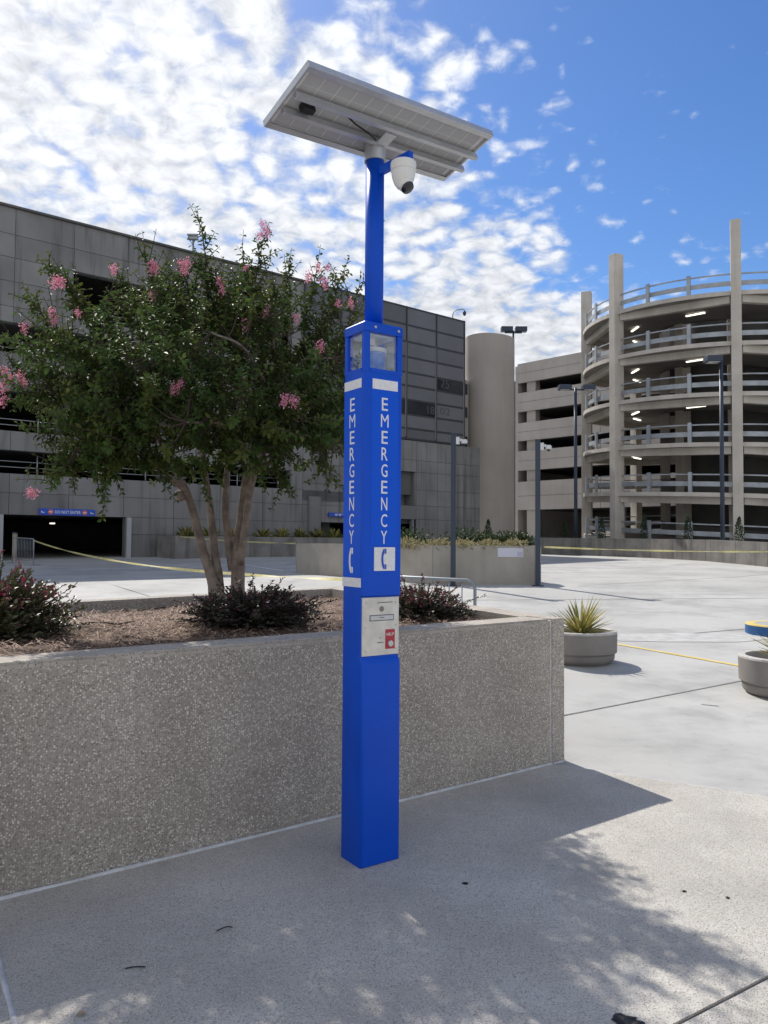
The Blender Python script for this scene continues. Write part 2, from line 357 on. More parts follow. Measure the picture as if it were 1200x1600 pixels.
# ================================================================== GROUND
xs = [-900, -300, -120, -60, -30] + list(np.linspace(-20, 20, 21)) + [30, 60, 120, 300, 900]
ys = [-200, -40, 0, 3, 6] + list(np.linspace(7, 19.5, 12)) + [22, 25, 28, 31, 35, 40, 50, 60, 120, 300, 900]
gv = [(x, y, gz(y)) for y in ys for x in xs]; nx = len(xs)
gf = [(j * nx + i, j * nx + i + 1, (j + 1) * nx + i + 1, (j + 1) * nx + i) for j in range(len(ys) - 1) for i in range(nx - 1)]
ground = tag(py('plaza_ground', gv, gf, PLAZA), kind='structure')
def strip(name, pts, width, m, parent, dz=0.004):
    """ribbon laid on the ground along a polyline"""
    P = []
    for (a, b) in zip(pts, pts[1:]):
        n = max(2, int(math.hypot(b[0] - a[0], b[1] - a[1]) / 1.5))
        for i in range(n): P.append((a[0] + (b[0] - a[0]) * i / n, a[1] + (b[1] - a[1]) * i / n))
    P.append(pts[-1]); V = []
    for i, p in enumerate(P):
        q, s = P[min(i + 1, len(P) - 1)], P[max(i - 1, 0)]
        d = Vector((q[0] - s[0], q[1] - s[1])).normalized(); nn_ = Vector((-d.y, d.x)) * width / 2 * (1 + 0.25 * mnoise.noise(Vector((p[0] * 3, p[1] * 3, 1))))
        for sg in (1, -1):
            x, y = p[0] + nn_.x * sg, p[1] + nn_.y * sg; V.append((x, y, gz(y) + dz))
    return py(name, V, [(2 * i, 2 * i + 1, 2 * i + 3, 2 * i + 2) for i in range(len(P) - 1)], m, parent)
for a, b, wd in [((1.40, 6.78), (6.4, 10.05), .022), ((-2.0, 15.6), (9.0, 16.9), .03), ((3.0, 10.95), (12.0, 15.2), .03), ((-14, 26.5), (-2.5, 26.0), .04),
                 ((4.9, 19.4), (14, 27.0), .03), ((-9.0, 24.0), (-3.0, 31.0), .04), ((3.5, 30), (16, 27.4), .04)]:
    strip('control_joint', [a, b], wd, JOINT, ground)
tag(strip('painted_line', [(2.98, 11.10), (4.24, 9.27), (5.4, 7.58)], 0.085, YELLOW, ground, 0.006))
for a, b in [((-6.5, 31.5), (-3.4, 26.2)), ((-9.8, 29.5), (-6.2, 25.0))]:
    strip('parking_stripe', [a, b], 0.1, WHITEP, ground, 0.006)
# irregular pale patch of repaired concrete beside the yellow line
pv = []
for k in range(26):
    a = 2 * math.pi * k / 26; r = 1 + 0.28 * mnoise.noise(Vector((math.cos(a) * 2, math.sin(a) * 2, 4)))
    x, y = 4.4 + 1.35 * r * math.cos(a) + .25 * math.sin(a), 11.35 + 0.42 * r * math.sin(a); pv.append((x, y, gz(y) + .005))
py('repair_patch', pv, [tuple(range(26))], mat('patch_concrete', (0.40, 0.39, 0.375), (0.52, 0.51, 0.49), 5, 6, 0.8, 0.4, 30), ground)

for a, b in [((3.02, 7.36), (3.16, 7.30)), ((4.55, 14.35), (5.35, 14.2)), ((3.55, 7.05), (3.63, 7.03))]:
    m = ((a[0] + b[0]) / 2 + .02, (a[1] + b[1]) / 2 - .02); strip('crack', [a, m, b], 0.012, TAR, ground, 0.004)
# foreground sidewalk: separate slabs with joints between them
WD = Vector((0.805, 0.593)); WN = Vector((-0.593, 0.805))        # planter wall direction / direction into the planter
WC = Vector((1.31, 5.60))                                        # front right corner of the planter
BD = Vector((0.874, -0.486))                                     # edge between sidewalk and plaza
walk = tag(empty('sidewalk'), kind='structure')
def isect(p, d, q, e):
    k = d.x * e.y - d.y * e.x; s = ((q.x - p.x) * e.y - (q.y - p.y) * e.x) / k; return p + d * s
LB = Vector((1.23, 5.49)); LDJ = Vector((1.0, 2.59)); DDJ = Vector((0.845, 0.535)); LLJ = Vector((-1.41, 2.90)); DLJ = Vector((0.543, -0.84))
wl0 = WC - WN * 0.0
g_ = 0.008
def sh(p, d, k): return p + Vector((-d.y, d.x)) * k
a1 = isect(wl0, WD, sh(LB, BD, -g_), BD); a2 = isect(sh(LB, BD, -g_), BD, sh(LDJ, DDJ, g_), DDJ); a3 = isect(sh(LDJ, DDJ, g_), DDJ, sh(LLJ, DLJ, g_), DLJ); a4 = isect(sh(LLJ, DLJ, g_), DLJ, wl0, WD)
def ring2(p): return [(q.x, q.y) for q in p]
PR('slab', ring2([a1, a2, a3, a4]), -0.1, 0.012, WALK, walk)
b1 = isect(sh(LB, BD, -g_), BD, sh(LDJ, DDJ, -g_), DDJ); b2 = isect(sh(LDJ, DDJ, -g_), DDJ, sh(LLJ, DLJ, g_), DLJ)
PR('slab', ring2([b1, b1 + BD * 8, b2 - DDJ * -2 + BD * 8, b2 + DLJ * 6, b2]), -0.1, 0.012, WALK, walk)
c1 = isect(sh(LLJ, DLJ, -g_), DLJ, wl0, WD); c2 = c1 - WD * 5
PR('slab', ring2([c1, c2, c2 + DLJ * 8, c1 + DLJ * 8]), -0.1, 0.012, WALK, walk)
def bead(name, p0, p1, r, m, parent, zc=0.012, n=60, seed=0):
    bm = bmesh.new(); pts = []; rr = []
    for i in range(n + 1):
        t_ = i / n; q = p0.lerp(p1, t_); k = mnoise.noise(Vector((t_ * 30 + seed, seed, 0)))
        pts.append((q.x, q.y, zc + 0.002 * k)); rr.append(r * (1 + 0.35 * k))
    tube(bm, pts, rr, 6); return obj(name, bm, m, parent, True)
bead('joint_sealant', LB + BD * 0.02, LB + BD * 7, 0.008, SEAL, walk, 0.006, 90, 2)
bead('joint_sealant', LLJ - DLJ * .6, LLJ + DLJ * 3, 0.012, SEAL, walk, 0.006, 40, 5)
strip('joint_filler', [tuple(LDJ - DDJ * 3), tuple(LDJ + DDJ * 3.2)], 0.02, JOINT, walk, 0.003)

# ================================================================== EMERGENCY PHONE TOWER
tw = tag(empty('emergency_tower', (-0.0585, 3.873, 0.012), R(34.4)), 'tall blue emergency phone tower with solar panel and round pole', 'phone tower')
HX, HY = 0.115, 0.095
def rrect(x0, x1, y0, y1, r, z, seg=4):
    pts = []
    for cx, cy, a0 in ((x1 - r, y1 - r, 0), (x0 + r, y1 - r, 90), (x0 + r, y0 + r, 180), (x1 - r, y0 + r, 270)):
        for k in range(seg + 1):
            a = R(a0 + 90 * k / seg); pts.append((cx + r * math.cos(a), cy + r * math.sin(a), z))
    return pts
def loft(bm, rings, cap=True):
    pr = None
    for rg in rings:
        cur = [bm.verts.new(p) for p in rg]
        if pr:
            for k in range(len(cur)): bm.faces.new((pr[k], pr[(k + 1) % len(cur)], cur[(k + 1) % len(cur)], cur[k]))
        elif cap: bm.faces.new(cur[::-1])
        pr = cur
    if cap: bm.faces.new(pr)
bm = bmesh.new()
loft(bm, [rrect(-HX, HX, -HY + f, HY, 0.014, z) for z, f in ((0.0, .004), (0.006, 0), (0.955, 0), (0.975, .004), (0.995, .018), (1.294, .018), (1.300, 0.0), (2.395, 0), (2.398, 0.001))])
body = obj('body', bm, BLUE, tw, True); body.data.set_sharp_from_angle(angle=R(30))
# lantern: corner posts, glazing, cap, beacon
for sx in (-1, 1):
    for sy in (-1, 1):
        x, y = sx * (HX - .0175), sy * (HY - .0155)
        B('lantern_post', (x - .0173, x + .0173, y - .0153, y + .0153, 2.396, 2.604), BLUE, tw, 0.008)
for sy in (-1, 1):
    B('window_rail', (-HX + .034, HX - .034, sy * HY - (.012 if sy > 0 else 0), sy * HY + (0 if sy > 0 else .012), 2.398, 2.418), BLUE, tw)
    B('window_pane', (-HX + .03, HX - .03, sy * (HY - .010) - .0015, sy * (HY - .010) + .0015, 2.40, 2.602), GLASS, tw)
for sx in (-1, 1):
    B('window_rail', (sx * HX - (.012 if sx > 0 else 0), sx * HX + (0 if sx > 0 else .012), -HY + .030, HY - .030, 2.398, 2.418), BLUE, tw)
    B('window_pane', (sx * (HX - .010) - .0015, sx * (HX - .010) + .0015, -HY + .027, HY - .027, 2.40, 2.602), GLASS, tw)
bm = bmesh.new(); loft(bm, [rrect(-HX - .004, HX + .004, -HY - .004, HY + .004, .014, 2.598), rrect(-HX - .004, HX + .004, -HY - .004, HY + .004, .014, 2.640), rrect(-HX + .004, HX - .004, -HY + .004, HY - .004, .012, 2.648)])
cap = obj('cap', bm, BLUE, tw, True); cap.data.set_sharp_from_angle(angle=R(30))
for x in (-.055, .085):
    bm = bmesh.new(); lathe(bm, [(.0075, 0), (.0075, .003), (.004, .006)], 12, close=True)
    o = obj('cap_bolt', bm, ALU, tw, True); o.location = (x, -HY - .004, 2.622); o.rotation_euler = (R(90), 0, 0)
bc = LA('beacon', [(.060, 2.40), (.060, 2.500), (.064, 2.503), (.064, 2.515), (.05, 2.520)], mat('beacon_lens', (0.05, 0.16, 0.55), (0.10, 0.28, 0.70), 25, 3, 0.12, coat=0.5, coord='obj'), tw)
LA('beacon_cap', [(.066, 2.5155), (.068, 2.520), (.068, 2.536), (.04, 2.545)], GREYCAM, bc)
B('reflection_plate', (-.080, .080, -.062, .062, 2.586, 2.5975), GREYCAM, tw); B('reflector', (-.085, -.01, -.03, -.022, 2.55, 2.585), CAMW, tw); T('conduit', [(.03, .04, 2.40), (.03, .045, 2.55), (.05, .03, 2.60)], .006, GREYCAM, tw)  # added pale ceiling plate stands in for the light reflection under the cap
# sign films with lettering on the two seen faces
def front(cx, off=.0012): return lambda zc: (lambda a, b: (cx + a, -HY - off, zc + b))
def left(cy, off=.0012): return lambda zc: (lambda a, b: (-HX - off, cy - a, zc + b))
def handset(fn, m, parent, s=1.0):
    """telephone receiver: curved grip with ear and mouth pieces"""
    n = 14; zz_ = [-.05 + .1 * k / n for k in range(n + 1)]; xo = [-.024 + .018 * (abs(z) / .05) ** 2.4 for z in zz_]
    pts = list(zip(xo, zz_)); inn = [(.003 if abs(z) > .027 else x + .017, z) for x, z in pts]
    V = [fn(x * s * .72, z * s) for x, z in pts + inn]
    F = [(i, i + 1, n + 2 + i, n + 1 + i) for i in range(n)]
    o = py('handset_symbol', V, F, m, parent)
    for sg in (1, -1):
        V = [fn(x * s * .72, z * s) for x, z in ((.006, sg * .026), (.018, sg * .026), (.018, sg * .050), (.006, sg * .050))]
        py('receiver_end', V, [(0, 1, 2, 3)], m, o)
    return o
fr = B('sign_film', (-.072, .087, -HY - .001, -HY + .002, 1.545, 2.372), BLUE_S, tw)
zs = [2.245 - i * 0.0825 for i in range(9)]
for ch, z in zip('EMERGENCY', zs):
    letter('letter', ch, front(.006)(z), .037 if ch != 'M' else .046, .064, WHITE_S, fr)
B('reflective_band', (-.068, .083, -HY - .0024, -HY - .001, 2.316, 2.366), WHITE_S, tw)
sq = B('phone_plate', (-.052, .072, -HY - .004, -HY + .002, 1.420, 1.536), WHITE_S, tw, 0.001)
handset(front(.006, .0052)(1.478), SIGNB, sq)
lf = B('sign_film', (-HX - .001, -HX + .002, -HY + .022, HY - .006, 1.390, 2.372), BLUE_S, tw)
for ch, z in zip('EMERGENCY', zs):
    letter('letter', ch, left(.012)(z), .044 if ch != 'M' else .054, .066, WHITE_S, lf)
handset(left(.012)(1.470), WHITE_S, lf, 1.25)
B('reflective_band', (-HX - .0024, -HX - .001, -HY + .024, HY - .008, 2.320, 2.366), WHITE_S, tw)
rb = B('reflective_band', (-HX - .0024, -HX - .001, -HY + .016, HY - .003, 1.340, 1.385), WHITE_S, tw)
# call plate
py0 = -HY + .018
pl = B('call_plate', (-.109, .109, py0 - .005, py0 + .002, 1.006, 1.290), STEEL, tw, 0.0015)
def onp(cx, off=.0056): return lambda zc: (lambda a, b: (cx + a, py0 - off, zc + b))
for x, z in ((-.085, 1.265), (.09, 1.262), (-.088, 1.03), (.09, 1.033), (-.088, 1.145), (.092, 1.15)):
    o = LA('screw', [(.005, 0), (.004, .003)], ALU, pl, 10); o.location = (x, py0 - .005, z); o.rotation_euler = (R(90), 0, 0)
o = LA('speaker_grille', [(.014, 0), (.013, .002)], mat('grille', (0.30, 0.28, 0.26), (0.18, 0.17, 0.16), 400, 2, 0.6, metal=0.5, coord='obj'), pl, 20); o.location = (.005, py0 - .005, 1.232); o.rotation_euler = (R(90), 0, 0)
B('name_strip', (-.062, .074, py0 - .0075, py0 - .005, 1.178, 1.200), ALU, pl, .001)
B('strip_slot', (-.066, .078, py0 - .0060, py0 - .004, 1.174, 1.204), INK, pl)
for x, z, ln in ((.005, 1.190, .03), (-.012, 1.263, .012), (.034, 1.264, .07), (-.002, 1.068, .034), (-.002, 1.090, .005)):
    B('print_mark', (x - ln / 2, x + ln / 2, py0 - .0078, py0 - .004, z - .0018, z + .0018), INK, pl)
hl = B('help_label', (.028, .084, py0 - .0065, py0 - .004, 1.034, 1.130), RED, pl)
letter('letter', 'HELP', onp(.056, .0072)(1.106), .044, .014, WHITEP, hl)
o = LA('help_button', [(.016, 0), (.016, .004), (.0145, .008)], ALU, hl, 24); o.location = (.056, py0 - .0065, 1.060); o.rotation_euler = (R(90), 0, 0)
# pole, collar, panel, camera
T('pole', [(0, 0, 2.64), (0, 0, 3.10), (0, 0, 3.515)], .0475, BLUE, tw, 32)
LA('pole_flange', [(.062, 2.646), (.062, 2.652), (.05, 2.654)], BLUE, tw, 32)
LA('collar', [(.0555, 3.505), (.0555, 3.605), (.03, 3.61)], ALU, tw, 32)
inv = Matrix.Translation((-0.0585, 3.873, 0.012)) @ Matrix.Rotation(R(34.4), 4, 'Z')
yaw, tilt, slope, PL_, PW_ = 0.70, 0.27, 0.09, 1.19, 0.40
a_ = Vector((math.cos(yaw) * math.cos(slope), math.sin(yaw) * math.cos(slope), math.sin(slope)))
b0 = Vector((-math.sin(yaw), math.cos(yaw), 0)); n0 = a_.cross(b0); b_ = b0 * math.cos(tilt) - n0 * math.sin(tilt); n_ = a_.cross(b_)
PM = Matrix((( a_.x, b_.x, n_.x, -0.005), (a_.y, b_.y, n_.y, 3.785), (a_.z, b_.z, n_.z, 3.634), (0, 0, 0, 1)))
sp_ = B('solar_panel', (-PL_ / 2 + .004, PL_ / 2 - .004, -PW_ / 2 + .004, PW_ / 2 - .004, .018, .026), GLASSTOP, tw)
sp_.matrix_local = inv.inverted() @ PM
bs = B('back_sheet', (-PL_ / 2 + .006, PL_ / 2 - .006, -PW_ / 2 + .006, PW_ / 2 - .006, .0145, .0175), CELLGAP, sp_)
nc = 12; cw = (PL_ - .07) / nc; ch_ = (PW_ - .06) / 4
cell0 = None
for i in range(nc):
    for j in range(4):
        x = -PL_ / 2 + .035 + cw * (i + .5); y = -PW_ / 2 + .03 + ch_ * (j + .5)
        if cell0 is None: cell0 = B('cell', (-cw / 2 + .0018, cw / 2 - .0018, -ch_ / 2 + .001, ch_ / 2 - .001, .0142, .0144), CELL, sp_); cell0.location = (x, y, 0)
        else: again(cell0, 'cell', sp_, (x, y, 0))
for s in (-1, 1):
    B('frame_bar', (-PL_ / 2, PL_ / 2, s * PW_ / 2 - (.012 if s > 0 else 0), s * PW_ / 2 + (0 if s > 0 else .012), -.004, .028), ALU, sp_, .001)
    B('frame_lip', (-PL_ / 2 + .012, PL_ / 2 - .012, s * (PW_ / 2 - .022) - .010, s * (PW_ / 2 - .022) + .010, -.0039, -.0010), ALU, sp_)
    B('frame_bar', (s * PL_ / 2 - (.0118 if s > 0 else 0), s * PL_ / 2 + (0 if s > 0 else .0118), -PW_ / 2 + .0125, PW_ / 2 - .0125, -.0038, .0275), ALU, sp_)
for y in (-.045, .062):
    bm = bmesh.new(); x0, x1 = -PL_ / 2 + .02, PL_ / 2 + .012
    box(bm, x0, x1, y - .013, y - .0095, -.036, -.005); box(bm, x0, x1, y - .0094, y + .013, -.0085, -.0051); box(bm, x0, x1, y - .0094, y + .009, -.036, -.0325)
    obj('mounting_rail', bm, ALU, sp_)
B('junction_box', (-.50, -.43, .0, .035, -.022, .0113), BLACK, sp_, .003)
T('panel_cable', [(-.26, -.01, .008), (-.20, .0, -.02), (-.10, .02, -.03), (-.055, .03, -.045)], .0045, BLACK, sp_)
B('saddle', (-.035, .035, -.03, .045, -.043, -.0365), ALU, sp_)
cm = B('camera_bracket', (-.0145, .0145, -.265, -.03, 3.425, 3.465), BLUE, tw, .002); cm.rotation_euler = (0, 0, R(8))
dome = LA('dome_camera', [(.066, 0), (.068, -.006), (.068, -.022), (.0665, -.026), (.0665, -.044), (.062, -.047), (.062, -.062), (.057, -.085), (.047, -.110), (.034, -.128)], CAMW, tw, 36)
Dp = Vector((0.083, 3.69, 3.424)); dome.location = inv.inverted() @ Dp; dome.scale = (.93, .93, .96)
bm = bmesh.new(); bmesh.ops.create_uvsphere(bm, u_segments=28, v_segments=18, radius=.043)
ball = obj('eyeball', bm, CAMW, dome, True); ball.location = (.004, -.010, -.108)
bm = bmesh.new(); lathe(bm, [(.001, .001), (.020, .0), (.0335, -.006), (.035, -.016)], 28)
eye = obj('lens_window', bm, LENS, dome, True); eye.location = Vector((.004, -.010, -.108)) + Vector((.006, -.024, -.038)); eye.rotation_euler = Vector((.16, -.55, -.82)).to_track_quat('Z', 'Y').to_euler()
T('pole_screw', [(.036, -.031, 3.20), (.039, -.0345, 3.20)], .004, ALU, tw)

# ================================================================== RAISED PLANTER (foreground)
TOPZ = 1.03; TH = 0.24
FR = WC; FL = WC - WD * 8.0
ED = Vector((-0.455, 0.89)).normalized(); BR = FR + ED * 4.05; BLd = Vector((0.70, 0.714)); BL = BR - BLd * 9.0
pt = tag(empty('raised_planter'), 'long raised planter of exposed pebble concrete behind the blue tower', 'planter')
def inset(p, q, k):                                  # line offset to its left
    d = (q - p).normalized(); n = Vector((-d.y, d.x)); return p + n * k, d
def off_poly(k):
    P = [FL, FR, BR, BL]; out = []
    for i in range(4):
        p1, d1 = inset(P[i - 1], P[i], k); p2, d2 = inset(P[i], P[(i + 1) % 4], k); out.append(isect(p1, d1, p2, d2))
    return out
inn = off_poly(TH); cop_i = off_poly(TH + .004)
o4 = [FL, FR, BR, BL]
SEAMX = 0.135                                       # distance of the vertical seam from the corner
def wallseg(name, p, q, pi, qi, z0, z1, m, bev=0.012):
    bm = bmesh.new(); prism(bm, [(p.x, p.y), (q.x, q.y), (qi.x, qi.y), (pi.x, pi.y)], z0, z1)
    if bev: bmesh.ops.bevel(bm, geom=[e for e in bm.edges if abs(e.verts[0].co.z - z1) < 1e-6 and abs(e.verts[1].co.z - z1) < 1e-6], offset=bev, segments=2, affect='EDGES')
    return obj(name, bm, m, pt)
s0 = FR - WD * (SEAMX - .008); s1 = FR - WD * (SEAMX + .012)
wallseg('front_wall', FL, s1, inn[0], s1 + WN * TH, -0.05, TOPZ - .03, AGG, 0)
wallseg('front_coping', FL, s1, inn[0], s1 + WN * TH, TOPZ - .0295, TOPZ, COPING)
prs = [s0, FR, BR, inn[2], inn[1], s0 + WN * TH]
PR('end_wall', ring2(prs), -0.05, TOPZ - .03, AGG, pt); PR('end_coping', ring2(prs), TOPZ - .0295, TOPZ, COPING, pt)
wallseg('back_wall', inn[3], inn[2], BL, BR, -0.05, TOPZ - .001, AGG)
sf = 0.006
PR('seam_filler', ring2([s1 + WN * sf + WD * .0005, s0 + WN * sf - WD * .0005, s0 + WN * (TH - .01) - WD * .0005, s1 + WN * (TH - .01) + WD * .0005]), 0, TOPZ - .012, SEAL, pt)
bead('base_sealant', FL - WN * .010, s1 - WN * .010, .015, SEAL, pt, .008, 300, 9)
bead('base_sealant', s0 - WN * .008, FR - WN * .006, .010, SEAL, pt, .008, 12, 3)
for dd, ln, hh in ((0.30, .10, .022), (2.86, .10, .03), (1.44, .05, .02)):   # spalled pockets at the foot of the wall
    c = FR - WD * dd; bm = bmesh.new(); prism(bm, ring2([c - WN * .002, c - WD * ln - WN * .002, c - WD * (ln * .9) - WN * .006, c - WD * (ln * .2) - WN * .006]), .012, .012 + hh)
    obj('chipped_foot', bm, COPING, pt)
# planting bed with mulch
bed = tag(empty('planting_bed'), kind='structure')
def soilz(x, y):
    p = Vector((x, y)) - FR; d = p.dot(WN)
    return .925 + .055 * math.exp(-((d - 1.5) / 1.1) ** 2) + .03 * mnoise.noise(Vector((x * 1.7, y * 1.7, 0))) + .012 * mnoise.noise(Vector((x * 9, y * 9, 3)))
NU, NV = 90, 46; V = []
for j in range(NV + 1):
    for i in range(NU + 1):
        u_, v_ = i / NU, j / NV; p = (inn[0].lerp(inn[1], u_)).lerp(inn[3].lerp(inn[2], u_), v_); V.append((p.x, p.y, soilz(p.x, p.y)))
py('soil', V, [(j * (NU + 1) + i, j * (NU + 1) + i + 1, (j + 1) * (NU + 1) + i + 1, (j + 1) * (NU + 1) + i) for j in range(NV) for i in range(NU)], SOIL, bed, True)
V, F = [], []
for k in range(15000):
    u_ = random.random() ** .7; v_ = random.random(); p = (inn[0].lerp(inn[1], u_)).lerp(inn[3].lerp(inn[2], u_), v_)
    if p.x < -4.2: continue
    a = random.uniform(0, 2 * math.pi); L_ = random.uniform(.05, .13); d = Vector((math.cos(a), math.sin(a), random.uniform(-.25, .35))).normalized()
    s_ = d.cross(Vector((0, 0, 1))).normalized() * random.uniform(.0014, .003); c = Vector((p.x, p.y, soilz(p.x, p.y) + random.uniform(.002, .022)))
    m_ = c + Vector((0, 0, random.uniform(0, .012))); i = len(V)
    for q in (c - d * L_ / 2, m_, c + d * L_ / 2): V += [tuple(q - s_), tuple(q + s_)]
    F += [(i, i + 1, i + 3, i + 2), (i + 2, i + 3, i + 5, i + 4)]
tag(py('mulch_needles', V, F, STRAW, bed), kind='stuff')

# ================================================================== CRAPE MYRTLE
tree = tag(empty('flowering_tree', (-1.27, 6.3, 0.95)), 'multi-stemmed crape myrtle with pink blossom growing in the raised planter', 'tree')
TO = Vector((-1.27, 6.3, .95))
def W2T(p): return Vector(p) - TO
def spline(pts, n=6):
    P = [Vector(p) for p in pts]; P = [P[0] * 2 - P[1]] + P + [P[-1] * 2 - P[-2]]; out = []
    for i in range(1, len(P) - 2):
        for k in range(n):
            t = k / n; a, b, c, d = P[i - 1:i + 3]
            out.append(0.5 * ((2 * b) + (c - a) * t + (2 * a - 5 * b + 4 * c - d) * t * t + (3 * b - a - 3 * c + d) * t ** 3))
    out.append(P[-2]); return out
stems = [([(-1.36, 6.3, 0.80), (-1.39, 6.3, 1.2), (-1.47, 6.3, 1.46), (-1.53, 6.25, 1.72), (-1.6, 6.2, 1.97), (-1.78, 6.1, 2.36), (-1.98, 5.9, 2.78)], [.066, .058, .048, .044, .040, .028, .014]),
         ([(-1.33, 6.32, 0.80), (-1.35, 6.34, 1.2), (-1.4, 6.36, 1.5), (-1.44, 6.38, 1.81), (-1.49, 6.4, 2.1), (-1.6, 6.5, 2.68), (-1.69, 6.5, 3.34)], [.060, .052, .046, .040, .034, .024, .010]),
         ([(-1.2, 6.3, 0.80), (-1.19, 6.3, 1.21), (-1.19, 6.32, 1.5), (-1.15, 6.3, 1.85), (-1.1, 6.25, 2.15), (-0.93, 6.15, 2.63), (-0.75, 6.1, 3.13)], [.086, .076, .068, .060, .050, .030, .012]),
         ([(-1.24, 6.34, 1.33), (-1.29, 6.36, 1.64), (-1.32, 6.4, 1.94), (-1.31, 6.5, 2.41), (-1.28, 6.6, 2.9), (-1.2, 6.6, 3.54)], [.048, .044, .040, .030, .020, .009]),
         ([(-1.17, 6.28, 1.38), (-1.11, 6.2, 1.73), (-1.05, 6.1, 2.03), (-0.84, 5.9, 2.44), (-0.59, 5.8, 2.81)], [.044, .040, .034, .022, .010])]
skel = []
for pts, rad in stems:
    sp2 = spline(pts, 6); rr = list(np.interp(np.linspace(0, len(rad) - 1, len(sp2)), range(len(rad)), rad))
    rr = [r * .76 * (1 + .14 * mnoise.noise(Vector((i * .7, len(skel), 0)))) for i, r in enumerate(rr)]
    T('trunk', [W2T(p) for p in sp2], rr, BARK, tree, 12)
    skel += [(p, r) for p, r in zip(sp2, rr) if p.z > 1.8]
bm = bmesh.new(); bmesh.ops.create_icosphere(bm, subdivisions=3, radius=.045)
for v in bm.verts: v.co *= 1 + .4 * mnoise.noise(v.co * 25)
k_ = obj('burl', bm, BARK, tree, True); k_.location = W2T((-1.645, 6.19, 1.93))
# limbs
limb_t = [(-1.97, 5.2, 2.9), (-2.31, 5.1, 2.61), (-1.81, 4.9, 2.41), (-2.16, 5.8, 3.39), (-1.5, 4.8, 2.72), (-1.9, 6.6, 3.48), (-1.12, 4.9, 2.91), (-0.89, 4.8, 2.6), (-0.57, 5.2, 2.47), (-0.39, 5.7, 2.94), (-0.52, 6.2, 2.53), (-0.9, 6.6, 3.37), (-0.36, 6.0, 3.32), (-1.45, 6.7, 3.62), (-0.8, 5.5, 3.21), (-2.01, 5.0, 2.17), (-2.16, 6.6, 2.7), (-1.27, 4.9, 2.33), (-1.13, 6.7, 2.78), (-0.33, 5.6, 2.25)]
limbs = []
for e in limb_t:
    e = Vector(e); s = min((q for q in skel if q[0].z < e.z - .15), key=lambda q: (q[0] - e).length + (0 if q[1] > .02 else .5))
    m1 = s[0].lerp(e, .5) + Vector((0, 0, .14)); pts = spline([s[0], m1, e], 7)
    T('limb', [W2T(p) for p in pts], list(np.linspace(min(s[1] * .8, .026), .006, len(pts))), BARK, tree, 7); limbs += pts
# crown volume: union of ellipsoids (centre, radii)
ell = [((-1.27, 5.9, 2.83), (0.88, 1.1, 0.56)), ((-1.85, 5.3, 2.61), (0.49, 0.75, 0.33)), ((-0.68, 6.0, 2.7), (0.45, 0.85, 0.50)), ((-1.34, 6.2, 3.31), (0.67, 0.7, 0.26)), ((-1.85, 5.2, 2.22), (0.35, 0.6, 0.19)), ((-1.31, 5.6, 2.3), (0.65, 0.9, 0.29)), ((-0.64, 5.9, 2.31), (0.37, 0.7, 0.28)), ((-2.14, 5.1, 2.44), (0.28, 0.45, 0.16)), ((-1.25, 4.95, 2.5), (0.41, 0.4, 0.31))]
allp = limbs + [p for p, r in skel]; AP = np.array([p[:] for p in allp])
LP, LD, LN, LL, LW, LY = [], [], [], [], [], []
tbm = bmesh.new(); shoots = []
wts = np.array([a[1][0] * a[1][1] * a[1][2] for a in ell]) ** .62; wts /= wts.sum()
ns = 0
while ns < 1250:
    k = rng.choice(len(ell), p=wts); c, r = ell[k]; d = rng.normal(size=3); d /= np.linalg.norm(d); rad = rng.random() ** .42
    p = np.array(c) + d * rad * np.array(r)
    if mnoise.noise(Vector(p) * 2.3) < -.12 or p[2] < 1.86: continue
    out = (p - np.array((-1.3, 6.0, 2.3))); out /= np.linalg.norm(out); dirv = out * .7 + np.array((0, 0, .42)) + rng.normal(size=3) * .35
    shoots.append((p, dirv / np.linalg.norm(dirv), rng.uniform(.16, .34), 0)); ns += 1
